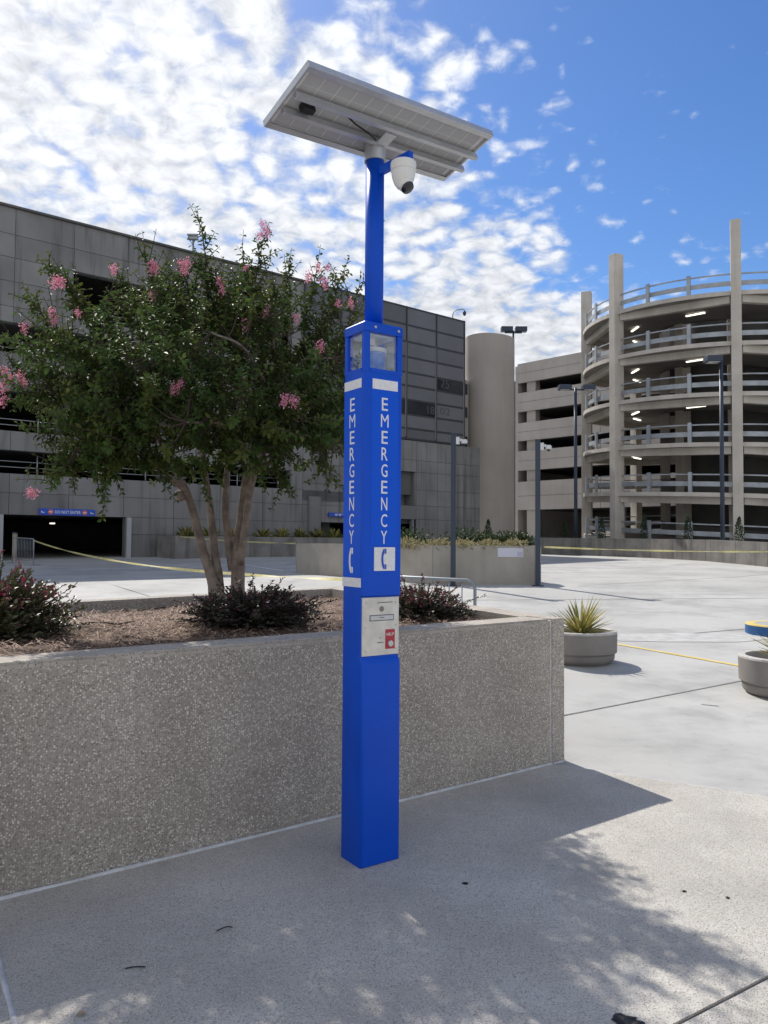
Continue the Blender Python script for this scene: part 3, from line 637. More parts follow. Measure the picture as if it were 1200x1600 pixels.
# leafy sprays that stand out of the crown, (tip, foot): a main shoot with side shoots
sprays = [((-1.35, 5.6, 4.0), (-1.35, 5.8, 3.35)), ((-0.94, 5.8, 4.0), (-1.03, 5.8, 3.25)), ((-0.32, 6.0, 3.79), (-0.5, 5.8, 3.06)), ((-0.18, 5.7, 3.56), (-0.35, 5.8, 2.96)), ((-0.51, 5.9, 3.71), (-0.64, 5.8, 3.16)), ((-1.83, 5.6, 3.78), (-1.69, 5.8, 3.25)), ((-1.77, 5.8, 3.68), (-1.62, 5.8, 3.2)), ((-2.49, 5.5, 3.65), (-1.92, 5.3, 3.01)), ((-2.51, 5.2, 3.3), (-2.14, 5.3, 2.83)), ((-2.31, 5.4, 3.4), (-1.88, 5.3, 2.92)), ((-1.48, 5.6, 3.64), (-1.47, 5.8, 3.25)), ((-1.26, 5.8, 3.55), (-1.25, 5.8, 3.15)), ((-2.8, 5.5, 3.08), (-2.23, 5.3, 2.65)), ((-2.62, 5.2, 2.8), (-2.22, 5.3, 2.52)), ((-2.7, 5.4, 2.58), (-2.18, 5.3, 2.43)), ((-2.43, 5.1, 2.35), (-2.13, 5.3, 2.29)), ((-2.34, 5.3, 1.95), (-1.91, 5.3, 2.21)), ((-2.39, 5.5, 2.09), (-1.86, 5.3, 2.25)), ((-1.99, 5.2, 1.88), (-1.77, 5.3, 2.21)), ((-0.74, 5.9, 3.79), (-0.79, 5.8, 3.25)), ((-1.03, 5.6, 3.67), (-1.08, 5.8, 3.25)), ((-2.09, 5.8, 3.66), (-1.86, 5.8, 3.25)), ((-2.18, 5.5, 3.25), (-1.79, 5.3, 2.83)), ((-0.18, 5.7, 3.13), (-0.4, 5.8, 2.77)), ((-0.2, 5.9, 2.74), (-0.44, 5.8, 2.57)), ((-1.99, 5.6, 3.33), (-1.76, 5.8, 3.05)), ((-0.84, 5.8, 3.55), (-0.89, 5.8, 3.16)), ((-1.68, 6.0, 3.61), (-1.52, 5.8, 3.1)), ((-0.4, 5.7, 3.42), (-0.54, 5.8, 2.96)), ((-2.51, 5.4, 3.13), (-2.05, 5.3, 2.74)), ((-2.1, 5.1, 2.57), (-1.87, 5.3, 2.56)), ((-1.69, 5.8, 1.93), (-1.6, 5.8, 2.32)), ((-0.8, 6.0, 1.92), (-0.83, 5.8, 2.28)), ((-0.38, 5.7, 2.0), (-0.54, 5.8, 2.33))]
sprays += [((-2.29, 5.02, 1.91), (-1.92, 5.1, 2.15)), ((-2.20, 5.05, 1.98), (-1.85, 5.15, 2.2)), ((-2.46, 5.02, 2.56), (-2.1, 5.1, 2.5))]
for t_, b_ in sprays:
    t_, b_ = np.array(t_), np.array(b_); ax = t_ - b_; L_ = np.linalg.norm(ax); ax /= L_; bow = rng.normal(size=3) * .04
    shoots.append((b_ + ax * L_ * .45, ax, L_ * .55, 1)); shoots.append((b_, ax, L_ * .5, 1))
    for q in np.linspace(.05, .80, int(L_ / .05)):
        sdv = rng.normal(size=3); sdv -= ax * sdv.dot(ax); sdv /= np.linalg.norm(sdv); dv = ax * .8 + sdv * .75 + np.array((0, 0, .15)); dv /= np.linalg.norm(dv)
        shoots.append((b_ + ax * L_ * q, dv, (.10 + .16 * (1 - q)) * rng.uniform(.7, 1.2), 1))
for p, d, L_, tall in shoots:
    p = np.asarray(p, float); d = np.asarray(d, float); n = int(L_ / (.021 if not tall else .027)); side = np.cross(d, rng.normal(size=3)); side /= np.linalg.norm(side); oth = np.cross(d, side)
    bend = rng.normal(size=3) * .05 + np.array((0, 0, -.03 if not tall else .03))
    pts = [p + d * L_ * t + bend * t * t for t in np.linspace(0, 1, 4)]
    j = np.argmin(((AP - p) ** 2).sum(1)); q = AP[j]
    if np.linalg.norm(q - p) < .25: pts = [q, (q + p) / 2 + np.array((0, 0, -.03))] + pts
    tube(tbm, [W2T(x) for x in pts], list(np.linspace(.0055, .0018, len(pts))), 4, False)
    lit_shoot = rng.random() < (.24 if p[2] < 3.0 else .34)  # shoots given the painted sunlit tone, more of them high up
    for i in range(n):
        t = (i + .5) / n; b = p + d * L_ * t + bend * t * t; ang = i * 1.35
        for sg in (1, -1):
            sdv = (side * math.cos(ang) + oth * math.sin(ang)) * sg; ld = sdv * .9 + d * .35 + np.array((0, 0, -.22)) + rng.normal(size=3) * .22
            LY.append(lit_shoot and rng.random() < .8); LP.append(b + sdv * .004); LD.append(ld); LN.append(d * .6 + np.array((0, 0, .6)) + rng.normal(size=3) * .35)
            z = rng.uniform(.036, .062) * (1 - .35 * t * (1 if tall else .4)); LL.append(z); LW.append(z * rng.uniform(.46, .58))
obj('twigs', tbm, TWIG, tree)
LPt = np.array(LP) - np.array(TO); LY = np.array(LY); LA5 = [LPt, np.array(LD), np.array(LN), np.array(LL), np.array(LW)]
tag(leaf_mesh('crown', [tuple(a[~LY] for a in LA5), tuple(a[LY] for a in LA5)], [LEAF, LEAF_LIT], tree), kind='stuff')
def blossom(seed):
    r = np.random.default_rng(seed); n = 90; P = r.normal(size=(n, 3)) * np.array((.021, .021, .032)); D = P + r.normal(size=(n, 3)) * .02; D /= np.linalg.norm(D, axis=1, keepdims=True)
    o = leaf_mesh('flower_cluster', [(P, D, r.normal(size=(n, 3)), r.uniform(.012, .022, n), r.uniform(.012, .02, n))], [FLOWER], tree); tag(o, kind='stuff'); return o
protos = [blossom(i) for i in range(3)]
fl_px = [(-0.89, 5.5, 3.86), (-0.91, 5.5, 3.79), (-0.86, 5.5, 3.81), (-0.49, 5.5, 3.55), (-0.56, 5.5, 3.49), (-0.44, 5.5, 3.44), (-1.68, 5.5, 3.57), (-1.67, 5.5, 3.53), (-1.69, 5.5, 3.54), (-1.48, 5.5, 3.57), (-1.44, 5.5, 3.58), (-1.46, 5.5, 3.52), (-2.17, 5.0, 3.26), (-2.14, 5.0, 3.27), (-2.02, 5.0, 3.06), (-2.19, 5.0, 3.06), (-2.17, 5.0, 3.01), (-2.37, 5.0, 2.96), (-2.49, 5.0, 2.66), (-2.45, 5.0, 2.62), (-2.39, 5.0, 2.64), (-2.49, 5.0, 2.58), (-2.37, 5.0, 2.6), (-2.5, 5.0, 2.48), (-1.31, 4.75, 2.51), (-1.27, 4.75, 2.55), (-0.62, 4.75, 2.45), (-0.56, 4.75, 2.44), (-0.86, 5.5, 3.23), (-0.64, 5.5, 3.18), (-1.2, 5.5, 3.44), (-1.18, 5.5, 3.39), (-1.0, 5.5, 3.13), (-0.34, 5.5, 3.29), (-0.25, 5.5, 3.3), (-0.46, 5.5, 2.98), (-0.48, 5.5, 2.95), (-2.31, 5.0, 1.88), (-2.28, 5.0, 1.87), (-1.68, 5.5, 3.34), (-1.01, 5.5, 3.55), (-1.97, 5.5, 3.53), (-0.42, 5.5, 3.55)]
for i, p in enumerate(fl_px):
    o = protos[i] if i < 3 else again(protos[i % 3], 'flower_cluster', tree)
    o.location = W2T(p); o.rotation_euler = (random.uniform(-.5, .5), random.uniform(-.5, .5), random.uniform(0, 6)); s = random.uniform(.42, .75); o.scale = (s, s, s)

# ================================================================== SHRUBS IN THE BED
def shrub(name, c, r, h, n, label, group, mats3, tipshare, seed, leaf=.026, sprays=24):
    rg = np.random.default_rng(seed); o = tag(empty(name, c), label, 'shrub', group); sets = [([], [], [], [], []) for _ in mats3]; bm = bmesh.new()
    for k in range(n):
        a = rg.uniform(0, 2 * math.pi); el = rg.uniform(.05, 1.35); long_ = k < sprays
        d = np.array((math.cos(a) * math.cos(el) * r[0], math.sin(a) * math.cos(el) * r[1], math.sin(el) * h)); f = rg.uniform(.45, 1.0) if not long_ else rg.uniform(1.05, 1.32)
        e = d * f; e[2] += .03; s = e * rg.uniform(.15, .5); s[2] *= .6
        mid = (s + e) / 2 + np.array((0, 0, .03)); tube(bm, [s, mid, e], [.004, .003, .0012], 4, False)
        m = int(np.linalg.norm(e - s) / (leaf * .42)) + 3
        for i in range(m):
            t = (i + .7) / m; b = (1 - t) ** 2 * s + 2 * t * (1 - t) * mid + t * t * e; dv = e - s; dv /= np.linalg.norm(dv); sd_ = np.cross(dv, (0, 0, 1)) * (1 if i % 2 else -1) + np.array((0, 0, .25)) + rg.normal(size=3) * .35
            kk = 2 if (t > .72 and rg.random() < tipshare * (2.0 if e[2] > h * .55 else .5)) else (1 if rg.random() < .45 else 0)
            S_ = sets[kk]; S_[0].append(b); S_[1].append(sd_ + dv * .5); S_[2].append(np.array((0, 0, 1)) + rg.normal(size=3) * .5); l = leaf * rg.uniform(.7, 1.25); S_[3].append(l); S_[4].append(l * .55)
    obj('stems', bm, TWIG, o); tag(leaf_mesh('foliage', [tuple(np.array(x) for x in s) for s in sets], mats3, o), kind='stuff'); return o
GS = 'shrubs in the raised planter'
shrub('shrub', (-.93, 5.45, .96), (.56, .45), .27, 800, 'low dark purple shrub at the foot of the flowering tree', GS, [SHRUB, SHRUB, SHRUB_T], .05, 21, sprays=34)
shrub('shrub', (-2.45, 4.85, .93), (.58, .52), .46, 900, 'bronze leaved shrub with reddish tips at the left edge of the planter', GS, [SHRUB_G, SHRUB_G, SHRUB_T], .10, 22, leaf=.034, sprays=14)
shrub('shrub', (.30, 6.25, .93), (.46, .45), .27, 700, 'reddish shrub in the planter just right of the blue tower', GS, [SHRUB, SHRUB_G, SHRUB_T], .16, 23, sprays=30)
tg = T('fallen_twig', [(-2.06, 5.35, 1.0), (-1.90, 5.30, 1.005), (-1.80, 5.26, 1.0), (-1.72, 5.30, 1.015)], [.006, .007, .006, .003], TWIG); tag(tg, 'dead twig lying on the pine straw mulch', 'twig')

# ================================================================== ROUND POTS WITH YUCCAS
def pot(c, label, group):
    o = tag(empty('round_planter', c), label, 'planter', group)
    LA('bowl', [(.36, .0), (.40, .03), (.415, .055), (.42, .10), (.412, .112), (.432, .124), (.445, .135), (.45, .36)], POT, o, 56, close=False)
    LA('rim', [(.45, .3601), (.448, .378), (.44, .385), (.385, .385), (.377, .378), (.372, .25)], RIM, o, 56, close=False)
    LA('soil', [(.001, .285), (.2, .29), (.373, .27)], DARKSOIL, o, 40, close=False); LA('foot', [(.30, -.02), (.355, -.02), (.36, .0005)], JOINT, o, 40, close=False)
    return o
GP = 'round concrete pots on the plaza'
P1c = (2.40, 9.47, gz(9.47)); P2c = (4.07, 7.80, gz(7.80))
pot(P1c, 'round grey pot half hidden behind the corner of the raised planter', GP); pot(P2c, 'round grey pot cut off by the right edge of the photo', GP)
def blade(L, w, curl, m):
    V, F = [], []
    for i in range(6):
        t = i / 5; x = L * t * (1 - .12 * curl * t); z = -L * curl * t * t * .5; ww = w * (1 - t ** 2.2) * (.7 + .6 * min(1, t * 3)) * .5 + .0006
        V += [(x, -ww, z + ww * .5), (x, 0, z), (x, ww, z + ww * .5)]
    for i in range(5): F += [(3 * i, 3 * i + 1, 3 * i + 4, 3 * i + 3), (3 * i + 1, 3 * i + 2, 3 * i + 5, 3 * i + 4)]
    me = bpy.data.meshes.new('leaf'); me.from_pydata(V, [], F); me.materials.append(m); me.update(); return me
blades = [blade(.46, .030, .15, YUC_Y), blade(.44, .026, .25, YUC_G), blade(.42, .028, .5, YUC_Y), blade(.36, .022, .9, YUC_D), blade(.47, .024, .1, YUC_G)]
def yucca(c, label, n, s, seed, group=None):
    rr = random.Random(seed); o = tag(empty('yucca_plant', c), label, 'yucca', group)
    for k in range(n):
        t = k / n; el = R(max(6, 84 - 74 * t ** .8 + rr.uniform(-9, 9))); a = k * 2.399 + rr.uniform(-.2, .2)
        me = blades[3] if t > .86 else rr.choice([blades[0], blades[1], blades[2], blades[4], blades[0]])
        q = bpy.data.objects.new('leaf', me); COL.objects.link(q); q.parent = o; q.location = (math.cos(a) * .025, math.sin(a) * .025, .05 - .04 * t)
        q.rotation_euler = Matrix.Rotation(a, 3, 'Z').to_4x4().to_euler(); q.rotation_mode = 'QUATERNION'
        q.rotation_quaternion = (Matrix.Rotation(a, 3, 'Z') @ Matrix.Rotation(-el, 3, 'Y') @ Matrix.Rotation(rr.uniform(-.4, .4), 3, 'X')).to_quaternion(); k_ = s * rr.uniform(.75, 1.1); q.scale = (k_, k_, k_)
    LA('stem_base', [(.035, 0), (.03, .06), (.012, .10)], YUC_D, o, 10); return o
yucca((P1c[0] + .02, P1c[1] - .02, P1c[2] + .31), 'yellow and green striped yucca in the pot beside the planter corner', 110, .98, 3)
yucca((P2c[0] + .05, P2c[1], P2c[2] + .31), 'yucca with pale yellow leaves in the pot at the right edge', 90, .9, 4)

# painted round base at the right edge
rb_ = tag(empty('concrete_drum', (6.10, 11.75, gz(11.75))), 'low round concrete base with blue side and yellow painted top edge', 'drum')
LA('side', [(.545, -.02), (.545, .135)], PAINTB, rb_, 48, close=False); LA('painted_ring', [(.5455, .1352), (.54, .15), (.42, .152), (.415, .151)], YELLOW, rb_, 48, close=False)
LA('top', [(.001, .152), (.4149, .1505)], PLAZA, rb_, 48, close=False)

# crowd barriers, posts and tape
def barrier(p0, p1, label, h=1.05, bars=14, r=.019):
    o = tag(empty('crowd_barrier', (p0[0], p0[1], gz(p0[1]))), label, 'barrier', 'metal crowd barriers'); a = Vector((0, 0, 0)); d3 = Vector((p1[0] - p0[0], p1[1] - p0[1], gz(p1[1]) - gz(p0[1]))); L_ = d3.length; d = d3.normalized(); Z = Vector((0, 0, 1))
    pts = [a + Z * .02, a + Z * (h - .09), a + Z * (h - .03) + d * .025, a + Z * h + d * .09, a + d * (L_ - .09) + Z * h, a + d * (L_ - .025) + Z * (h - .03), a + d * L_ + Z * (h - .09), a + d * L_ + Z * .02]
    T('frame', pts, r, GALV, o, 10); T('lower_rail', [a + Z * .2, a + d * L_ + Z * .2], r * .8, GALV, o)
    b0_ = None
    for k in range(1, bars):
        q = d * (L_ * k / bars)
        if b0_ is None: b0_ = T('bar', [Z * .2, Z * (h - .01)], .007, GALV, o, 6); b0_.location = q
        else: again(b0_, 'bar', o, q)
    for e in (a + d * .1, a + d * (L_ - .1)):
        sd_ = d.cross(Z).normalized(); T('foot', [e - sd_ * .3 + Z * .012, e + Z * .02, e + sd_ * .3 + Z * .012], .012, GALV, o, 6)
    return o
barrier((1.02, 8.6), (-.22, 9.25), 'pale metal barrier rail behind the reddish shrub and the tower', bars=9)
barrier((-12.77, 28.1), (-14.4, 29.9), 'metal barricade with vertical bars beside the dark garage entry', h=.98)
pst = tag(empty('wooden_post', (-14.95, 31.2, gz(31.2))), 'wooden post standing by the barricade at the garage entry', 'post')
B('shaft', (-.07, .07, -.07, .07, -.05, 1.10), mat('weathered_wood', (0.30, 0.24, 0.17), (0.40, 0.33, 0.25), 6, 5, 0.85), pst, .006); B('post_top', (-.08, .08, -.08, .08, 1.1005, 1.16), DARKPOST, pst, .006)
def tape(p0, p1, sag, label, n=60, wd=.05, dips=()):
    p0, p1 = Vector(p0), Vector(p1); V = []
    for i in range(n + 1):
        t = i / n; c = p0.lerp(p1, t); c.z -= 4 * sag * t * (1 - t); tw_ = .9 + .5 * math.sin(t * 19) + .3 * math.sin(t * 47); d = (p1 - p0).normalized(); s = Vector((-d.y, d.x, 0)) * math.cos(tw_) + Vector((0, 0, 1)) * math.sin(tw_)
        V += [tuple(c - s * wd / 2), tuple(c + s * wd / 2)]
    return tag(py('caution_tape', V, [(2 * i, 2 * i + 1, 2 * i + 3, 2 * i + 2) for i in range(n)], TAPE, None, True), label, 'tape', 'yellow caution tapes')
tape((-12.77, 28.1, 1.50), (-.10, 9.22, 1.10), .26, 'yellow tape sagging from the left barricade past the tree stems')
tape((-9.2, 34.1, 1.72), (-2.90, 25.28, 1.47), .05, 'yellow tape between the wall planter and the pale planter corner')
tape((4.10, 19.72, 1.45), (12.6, 23.6, 1.34), .05, 'yellow tape in front of the low dark wall at right')

# ================================================================== MID PLANTER with plants, camera posts
mp_ = tag(empty('polygonal_planter'), 'pale smooth concrete planter with angled sides across the plaza', 'planter')
A0, A1, A2, A3, A4 = Vector((-2.89, 25.32)), Vector((1.25, 19.62)), Vector((3.86, 19.72)), Vector((4.12, 20.15)), Vector((3.2, 26.5))
def side_(p, q, m, z0, z1):
    d = (q - p).normalized(); n = Vector((-d.y, d.x)); return [p, q, q + n * .22, p + n * .22]
for p, q in ((A0, A0.lerp(A1, .43)), (A0.lerp(A1, .43), A1), (A1, A2), (A2, A3), (A3, A4), (A4, A0)):
    d = (q - p).normalized(); p2, q2 = p + d * .008, q - d * .008; n = Vector((-d.y, d.x)); e = .2
    bm = bmesh.new(); prism(bm, ring2([p2, q2, q2 + n * .2 - d * .05, p2 + n * .2 + d * .05]), .40, 1.475)
    bmesh.ops.bevel(bm, geom=[ed for ed in bm.edges if ed.verts[0].co.z > 1.4 and ed.verts[1].co.z > 1.4], offset=.02, segments=2, affect='EDGES'); obj('wall_panel', bm, PLANT_L, mp_)
cen = (A0 + A1 + A2 + A3 + A4) / 5
PR('soil', ring2([p.lerp(cen, .05) for p in (A0, A1, A2, A3, A4)]), 1.2, 1.40, SOIL, mp_)
nt_ = tag(empty('paper_notice', (3.24, 19.69, 1.30)), 'pale notice sheet stuck on the pale planter beside the camera post', 'notice', None)
B('sheet', (-.33, .33, -.006, .0, -.115, .115), PAPER, nt_); B('printed_corner', (.17, .31, -.0085, -.0062, -.09, .02), mat('lilac_print', (0.42, 0.42, 0.56), (0.55, 0.55, 0.63), 30, 4, 0.7), nt_)
nt_.rotation_euler = (0, 0, math.atan2((A2 - A1).y, (A2 - A1).x))
def mound(name, c, r, h, n, m, leaf, label, group, seed, cat='shrub'):
    rg = np.random.default_rng(seed); d = rg.normal(size=(n, 3)); d[:, 2] = np.abs(d[:, 2]); d /= np.linalg.norm(d, axis=1, keepdims=True); f = rg.uniform(.4, 1.08, (n, 1)); f += .12 * np.sin(d[:, :1] * 9 + seed) * np.cos(d[:, 1:2] * 8)
    P = d * f * np.array((r, r, h)); D = d + rg.normal(size=(n, 3)) * .6; L_ = leaf * rg.uniform(.6, 1.3, n)
    o = tag(empty(name, c), label, cat, group); tag(leaf_mesh('foliage', [(P, D, rg.normal(size=(n, 3)) + d, L_, L_ * .5)], [m], o), kind='stuff')
    bm = bmesh.new()
    for k in range(9): e = P[k] * .8; tube(bm, [(0, 0, -.02), e * .5 + np.array((0, 0, .02)), e], [.012, .008, .003], 4, False)
    obj('stems', bm, TWIG, o); return o
gm = 'plants in the pale planter'
for i, (x, y, r, h, lab) in enumerate([(.75, 21.2, .75, .50, 'dark green bush in the pale planter nearest the blue tower'), (2.15, 20.9, .65, .52, 'dark green bush right of the left camera post'), (2.75, 21.3, .55, .42, 'dark green bush in the middle of the pale planter'), (3.35, 21.0, .50, .44, 'dark green bush left of the right camera post'),
                                       (-.35, 22.6, .6, .55, 'dark bush in the pale planter hidden mostly behind the tower'), (3.75, 20.95, .3, .42, 'small green bush directly behind the right camera post')]):
    mound('bush', (x, y, 1.38), r, h, 900, GREEN_D, .085, lab, gm, 40 + i)
for i, (x, y, r, lab) in enumerate([(.65, 20.35, .42, 'straw coloured groundcover clump at the planter edge beside the tower'), (1.42, 20.05, .40, 'straw coloured clump left of the left camera post'), (2.05, 19.98, .38, 'straw coloured clump right of the left camera post'), (2.75, 20.02, .36, 'straw coloured clump in the middle of the planter edge'), (3.4, 20.05, .34, 'straw coloured clump above the paper notice')]):
    mound('groundcover_clump', (x, y, 1.39), r, .22, 420, GREEN_Y, .09, lab, gm, 60 + i, 'groundcover')
def campost(c, h, rz, label):
    o = tag(empty('camera_post', c, rz), label, 'post', 'dark posts with white cameras'); B('shaft', (-.062, .062, -.062, .062, 0, h), DARKPOST, o, .006); B('post_cap', (-.07, .07, -.07, .07, h + .0005, h + .03), DARKPOST, o, .005)
    B('base_plate', (-.14, .14, -.14, .14, -.01, .018), DARKPOST, o)
    bx_ = B('mount_box', (.063, .15, -.06, .06, h - .24, h - .06), GREYCAM, o, .008); B('camera_arm', (.1505, .21, -.03, .03, h - .16, h - .10), GREYCAM, o)
    LA('camera_head', [(.045, h - .23), (.075, h - .21), (.08, h - .16), (.06, h - .12)], GREYCAM, o, 20, (.27, 0, 0)); LA('camera_lens', [(.01, h - .275), (.045, h - .25), (.05, h - .2305)], BLACK, o, 16, (.27, 0, 0)); return o
campost((1.735, 19.25, gz(19.25)), 3.78, R(-8), 'dark post with white camera nearer the blue tower'); campost((3.87, 19.35, gz(19.35)), 3.66, R(-8), 'dark post with white camera at the right corner of the pale planter')

# low dark curving wall at right, cypresses behind it
wpts = spline([(2.0, 50.5, 0), (9.3, 45.0, 0), (13.5, 39.0, 0), (15.25, 30.6, 0), (15.6, 22.0, 0), (15.0, 14.0, 0)], 4)
lw = tag(empty('low_wall'), 'low weathered concrete wall curving across the plaza below the ramp', 'wall')
for i in range(len(wpts) - 1):
    p, q = Vector(wpts[i][:2]), Vector(wpts[i + 1][:2]); d = (q - p).normalized(); n = Vector((-d.y, d.x)); g0 = p + d * .012; g1 = q - d * .012; V = []
    for zt in (0, 1):
        for a in (g0, g1, g1 + n * .3, g0 + n * .3): V.append((a.x, a.y, gz(a.y) + (-.1 if zt == 0 else .97 + .0)))
    py('wall_panel', V, [(3, 2, 1, 0), (4, 5, 6, 7), (0, 1, 5, 4), (1, 2, 6, 5), (2, 3, 7, 6), (3, 0, 4, 7)], PLANT_D, lw)
def cypress(c, h, r, label, seed):
    rg = np.random.default_rng(seed); n = 900; t = rg.random(n); a = rg.uniform(0, 2 * math.pi, n); rr = r * np.sqrt(rg.random(n)) * (np.sin(np.pi * np.clip(t * .85 + .15, 0, 1)) ** .7)
    P = np.stack([rr * np.cos(a), rr * np.sin(a), t * h], 1); D = np.stack([np.cos(a) * .4, np.sin(a) * .4, np.full(n, 1.0)], 1) + rg.normal(size=(n, 3)) * .3; L_ = rg.uniform(.06, .13, n)
    o = tag(empty('cypress_tree', c), label, 'cypress', 'small dark cypresses behind the low wall'); tag(leaf_mesh('crown', [(P, D, rg.normal(size=(n, 3)), L_, L_ * .35)], [CYP], o), kind='stuff'); T('trunk', [(0, 0, -.1), (0, 0, h * .6)], [.03, .01], TWIG, o, 6)
for i, (px, d, h, lab) in enumerate([(763, 47.3, 2.0, 'small dark cypress in front of the stair tower'), (842, 48.5, 1.9, 'small cypress left of the garage ground floor column'), (882, 47.0, 1.9, 'small cypress below the twin lamp post'), (940, 44.0, 2.1, 'small cypress left of the nearest ramp column'),
                                     (1007, 41.8, 2.2, 'small cypress right of the nearest ramp column'), (1075, 39.6, 2.1, 'small cypress midway between the two tall ramp columns'), (1155, 37.2, 2.0, 'small cypress at the foot of the right ramp column')]):
    cypress(((px - 600) / 1202 * d, d, gz(d)), h, .24, lab, 80 + i)

# lamp posts
def lamp(c, h, heads, label, r=.085):
    o = tag(empty('lamp_post', c), label, 'lamp post', 'dark lamp posts behind the low wall'); T('shaft', [(0, 0, 0), (0, 0, h)], [r * 1.25, r], DARKPOST, o, 12)
    for x in heads:
        B('arm', (min(0, x), max(0, x), -.04, .04, h - .14, h - .06), DARKPOST, o); hd = B('lamp_head', (x - .36, x + .36, -.30, .30, h - .12, h + .16), DARKPOST, o, .04); B('lens', (x - .26, x + .26, -.22, .22, h - .135, h - .1205), GREYCAM, hd)
    return o
lamp((11.05, 44.3, .86), 9.65, (-.62, .75), 'dark twin headed lamp post in front of the right garage'); lamp((15.85, 36.0, .77), 9.45, (-.38,), 'dark single headed lamp post standing before the round ramp')

# ================================================================== LEFT GARAGE (long facade)
LA_ = math.atan2(.625, .78)
lb = tag(empty('parking_garage', (-11.63, 34.6, 0), LA_), 'long grey concrete parking garage behind the flowering tree', 'garage')
TK = [-2.49 + 2.37 * k for k in range(-6, 12)]     # panel joints along the facade
G = .010
def panel(name, x0, x1, z0, z1, m, dep=.05, y=-.0, par=None): return B(name, (x0 + G, x1 - G, y - dep, y, z0 + G, z1 - G), m, par or lb)
OPEN = [(.2, 2.55, -5.05, 0.0), (4.24, 5.2, -17, 8.6), (6.0, 7.65, -17, 8.6), (9.25, 10.5, -17, 8.6), (11.15, 13.2, -2.49, 8.6), (.2, 2.85, 10.5, 15.1)]
ROWS = [(.2, 1.78), (1.78, 2.55), (2.55, 3.45), (3.45, 4.24), (4.24, 5.2), (5.2, 6.0), (6.0, 7.65), (7.65, 8.45), (8.45, 9.25), (9.25, 10.5), (10.5, 11.15), (11.15, 12.2), (12.2, 13.2), (13.2, 14.17), (14.17, 15.27)]
bk = bmesh.new()
for z0, z1 in ROWS:
    segs = [(-17.0, 9.36)]
    if z1 <= 2.86: segs = [(-17, 10.5)]
    elif z1 <= 4.3: segs = [(-17, 15.1)]
    for oz0, oz1, ox0, ox1 in OPEN:
        if oz0 - .01 <= z0 and z1 <= oz1 + .01:
            segs = [s for a, b in segs for s in ((a, min(b, ox0)), (max(a, ox1), b)) if s[1] - s[0] > .05]
    for a, b in segs:
        box(bk, a, b, .0, .35, z0, z1)
        xs_ = sorted({a, b} | {t for t in TK if a + .15 < t < b - .15})
        for x0, x1 in zip(xs_, xs_[1:]):
            if x1 < -9.8: continue
            panel('facade_panel', x0, x1, z0, z1, CONC_L)
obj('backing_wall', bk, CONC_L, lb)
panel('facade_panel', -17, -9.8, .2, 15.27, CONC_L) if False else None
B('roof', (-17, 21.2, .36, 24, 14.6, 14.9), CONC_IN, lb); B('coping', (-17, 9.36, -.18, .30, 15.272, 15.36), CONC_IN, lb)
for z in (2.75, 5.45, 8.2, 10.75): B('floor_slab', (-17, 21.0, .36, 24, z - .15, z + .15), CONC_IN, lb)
B('rear_wall', (-17, 22.7, 24.31, 24.6, 0, 15.2), CONC_IN, lb); B('end_wall', (-17.4, -17.01, 0, 24.3, 0, 15.3), CONC_IN, lb); B('side_wall', (21.22, 21.5, .4, 24.3, 7.6, 15.3), CONC_L, lb)
B('partition', (-17, 21, 15.8, 16.0, 0, 14.5), CONC_IN, lb); B('low_roof', (21.24, 22.39, .36, 24, 7.2, 7.45), CONC_IN, lb); B('low_side_wall', (22.4, 22.68, .4, 24.3, 0, 7.52), CONC_L, lb)
c0 = None
for k in range(-7, 9):
    x = TK[6] + 2 * 2.37 * k * .5
    if k % 2: continue
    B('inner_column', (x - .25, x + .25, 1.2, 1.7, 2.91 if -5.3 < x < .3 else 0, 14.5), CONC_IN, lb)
for x in (-5.05, 0.0): B('entry_jamb', (x - (.22 if x < -1 else -.02), x + (-.02 if x < -1 else .22), -.17, .30, .3, 2.545), mat('pale_painted_jamb', (.40, .40, .41), rough=.7), lb)
B('entry_column', (9.7, 10.45, -.2, .3, .3, 3.9), CONC_L, lb)
# guard cables inside the openings
for z0, z1, ox0, ox1 in ((4.24, 5.2, -9, 8.6), (6.0, 7.65, -9, 8.6), (9.25, 10.5, -9, 8.6), (11.15, 13.2, -2.49, 8.6)):
    for zz_ in (.35, .62): T('guard_cable', [(ox0, .55, z0 + zz_ * .9), (ox1, .55, z0 + zz_ * .9)], .02, GALV, lb, 5)
    for x in np.arange(ox0 + .6, ox1, 2.37): T('guard_post', [(x, .5, z0 - .2), (x, .5, z0 + .85)], .03, GALV, lb, 6)
# curtain wall of metal and glass panels at the right end
zr = [7.57, 8.19, 9.02, 9.88, 10.71, 11.49, 12.40, 13.31, 14.30, 15.36]
tk2 = [9.36, 11.73, 14.10, 16.47, 18.84, 21.21]
glass = {(4, 4): '75', (3, 1): None, (4, 1): None, (2, 1): None, (2, 4): None}
for i, (x0, x1) in enumerate(zip(tk2, tk2[1:])):
    for j, (z0, z1) in enumerate(zip(zr, zr[1:])):
        gl = (i, j) in glass
        m = PANEL_G if (i, j) in {(4, 4), (3, 2), (1, 4), (2, 2)} else PANEL_M
        p = B('curtain_panel', (x0 + .05, x1 - .05, -.06, .10, z0 + .06, z1 - .05), m, lb)
        if (i, j) == (4, 4): letter('numeral', '75', lambda a, b: ((x0 + x1) / 2 - .45 + a, -.064, (z0 + z1) / 2 + .10 + b), .70, .52, FAINT, p)
        if (i, j) == (3, 2): letter('numeral', '18', lambda a, b: (x1 - .42 + a, -.064, (z0 + z1) / 2 + b), .55, .45, FAINT, p)
        if (i, j) == (4, 2): letter('numeral', '02', lambda a, b: (x0 + .75 + a, -.064, (z0 + z1) / 2 + .06 + b), .85, .45, FAINT, p)
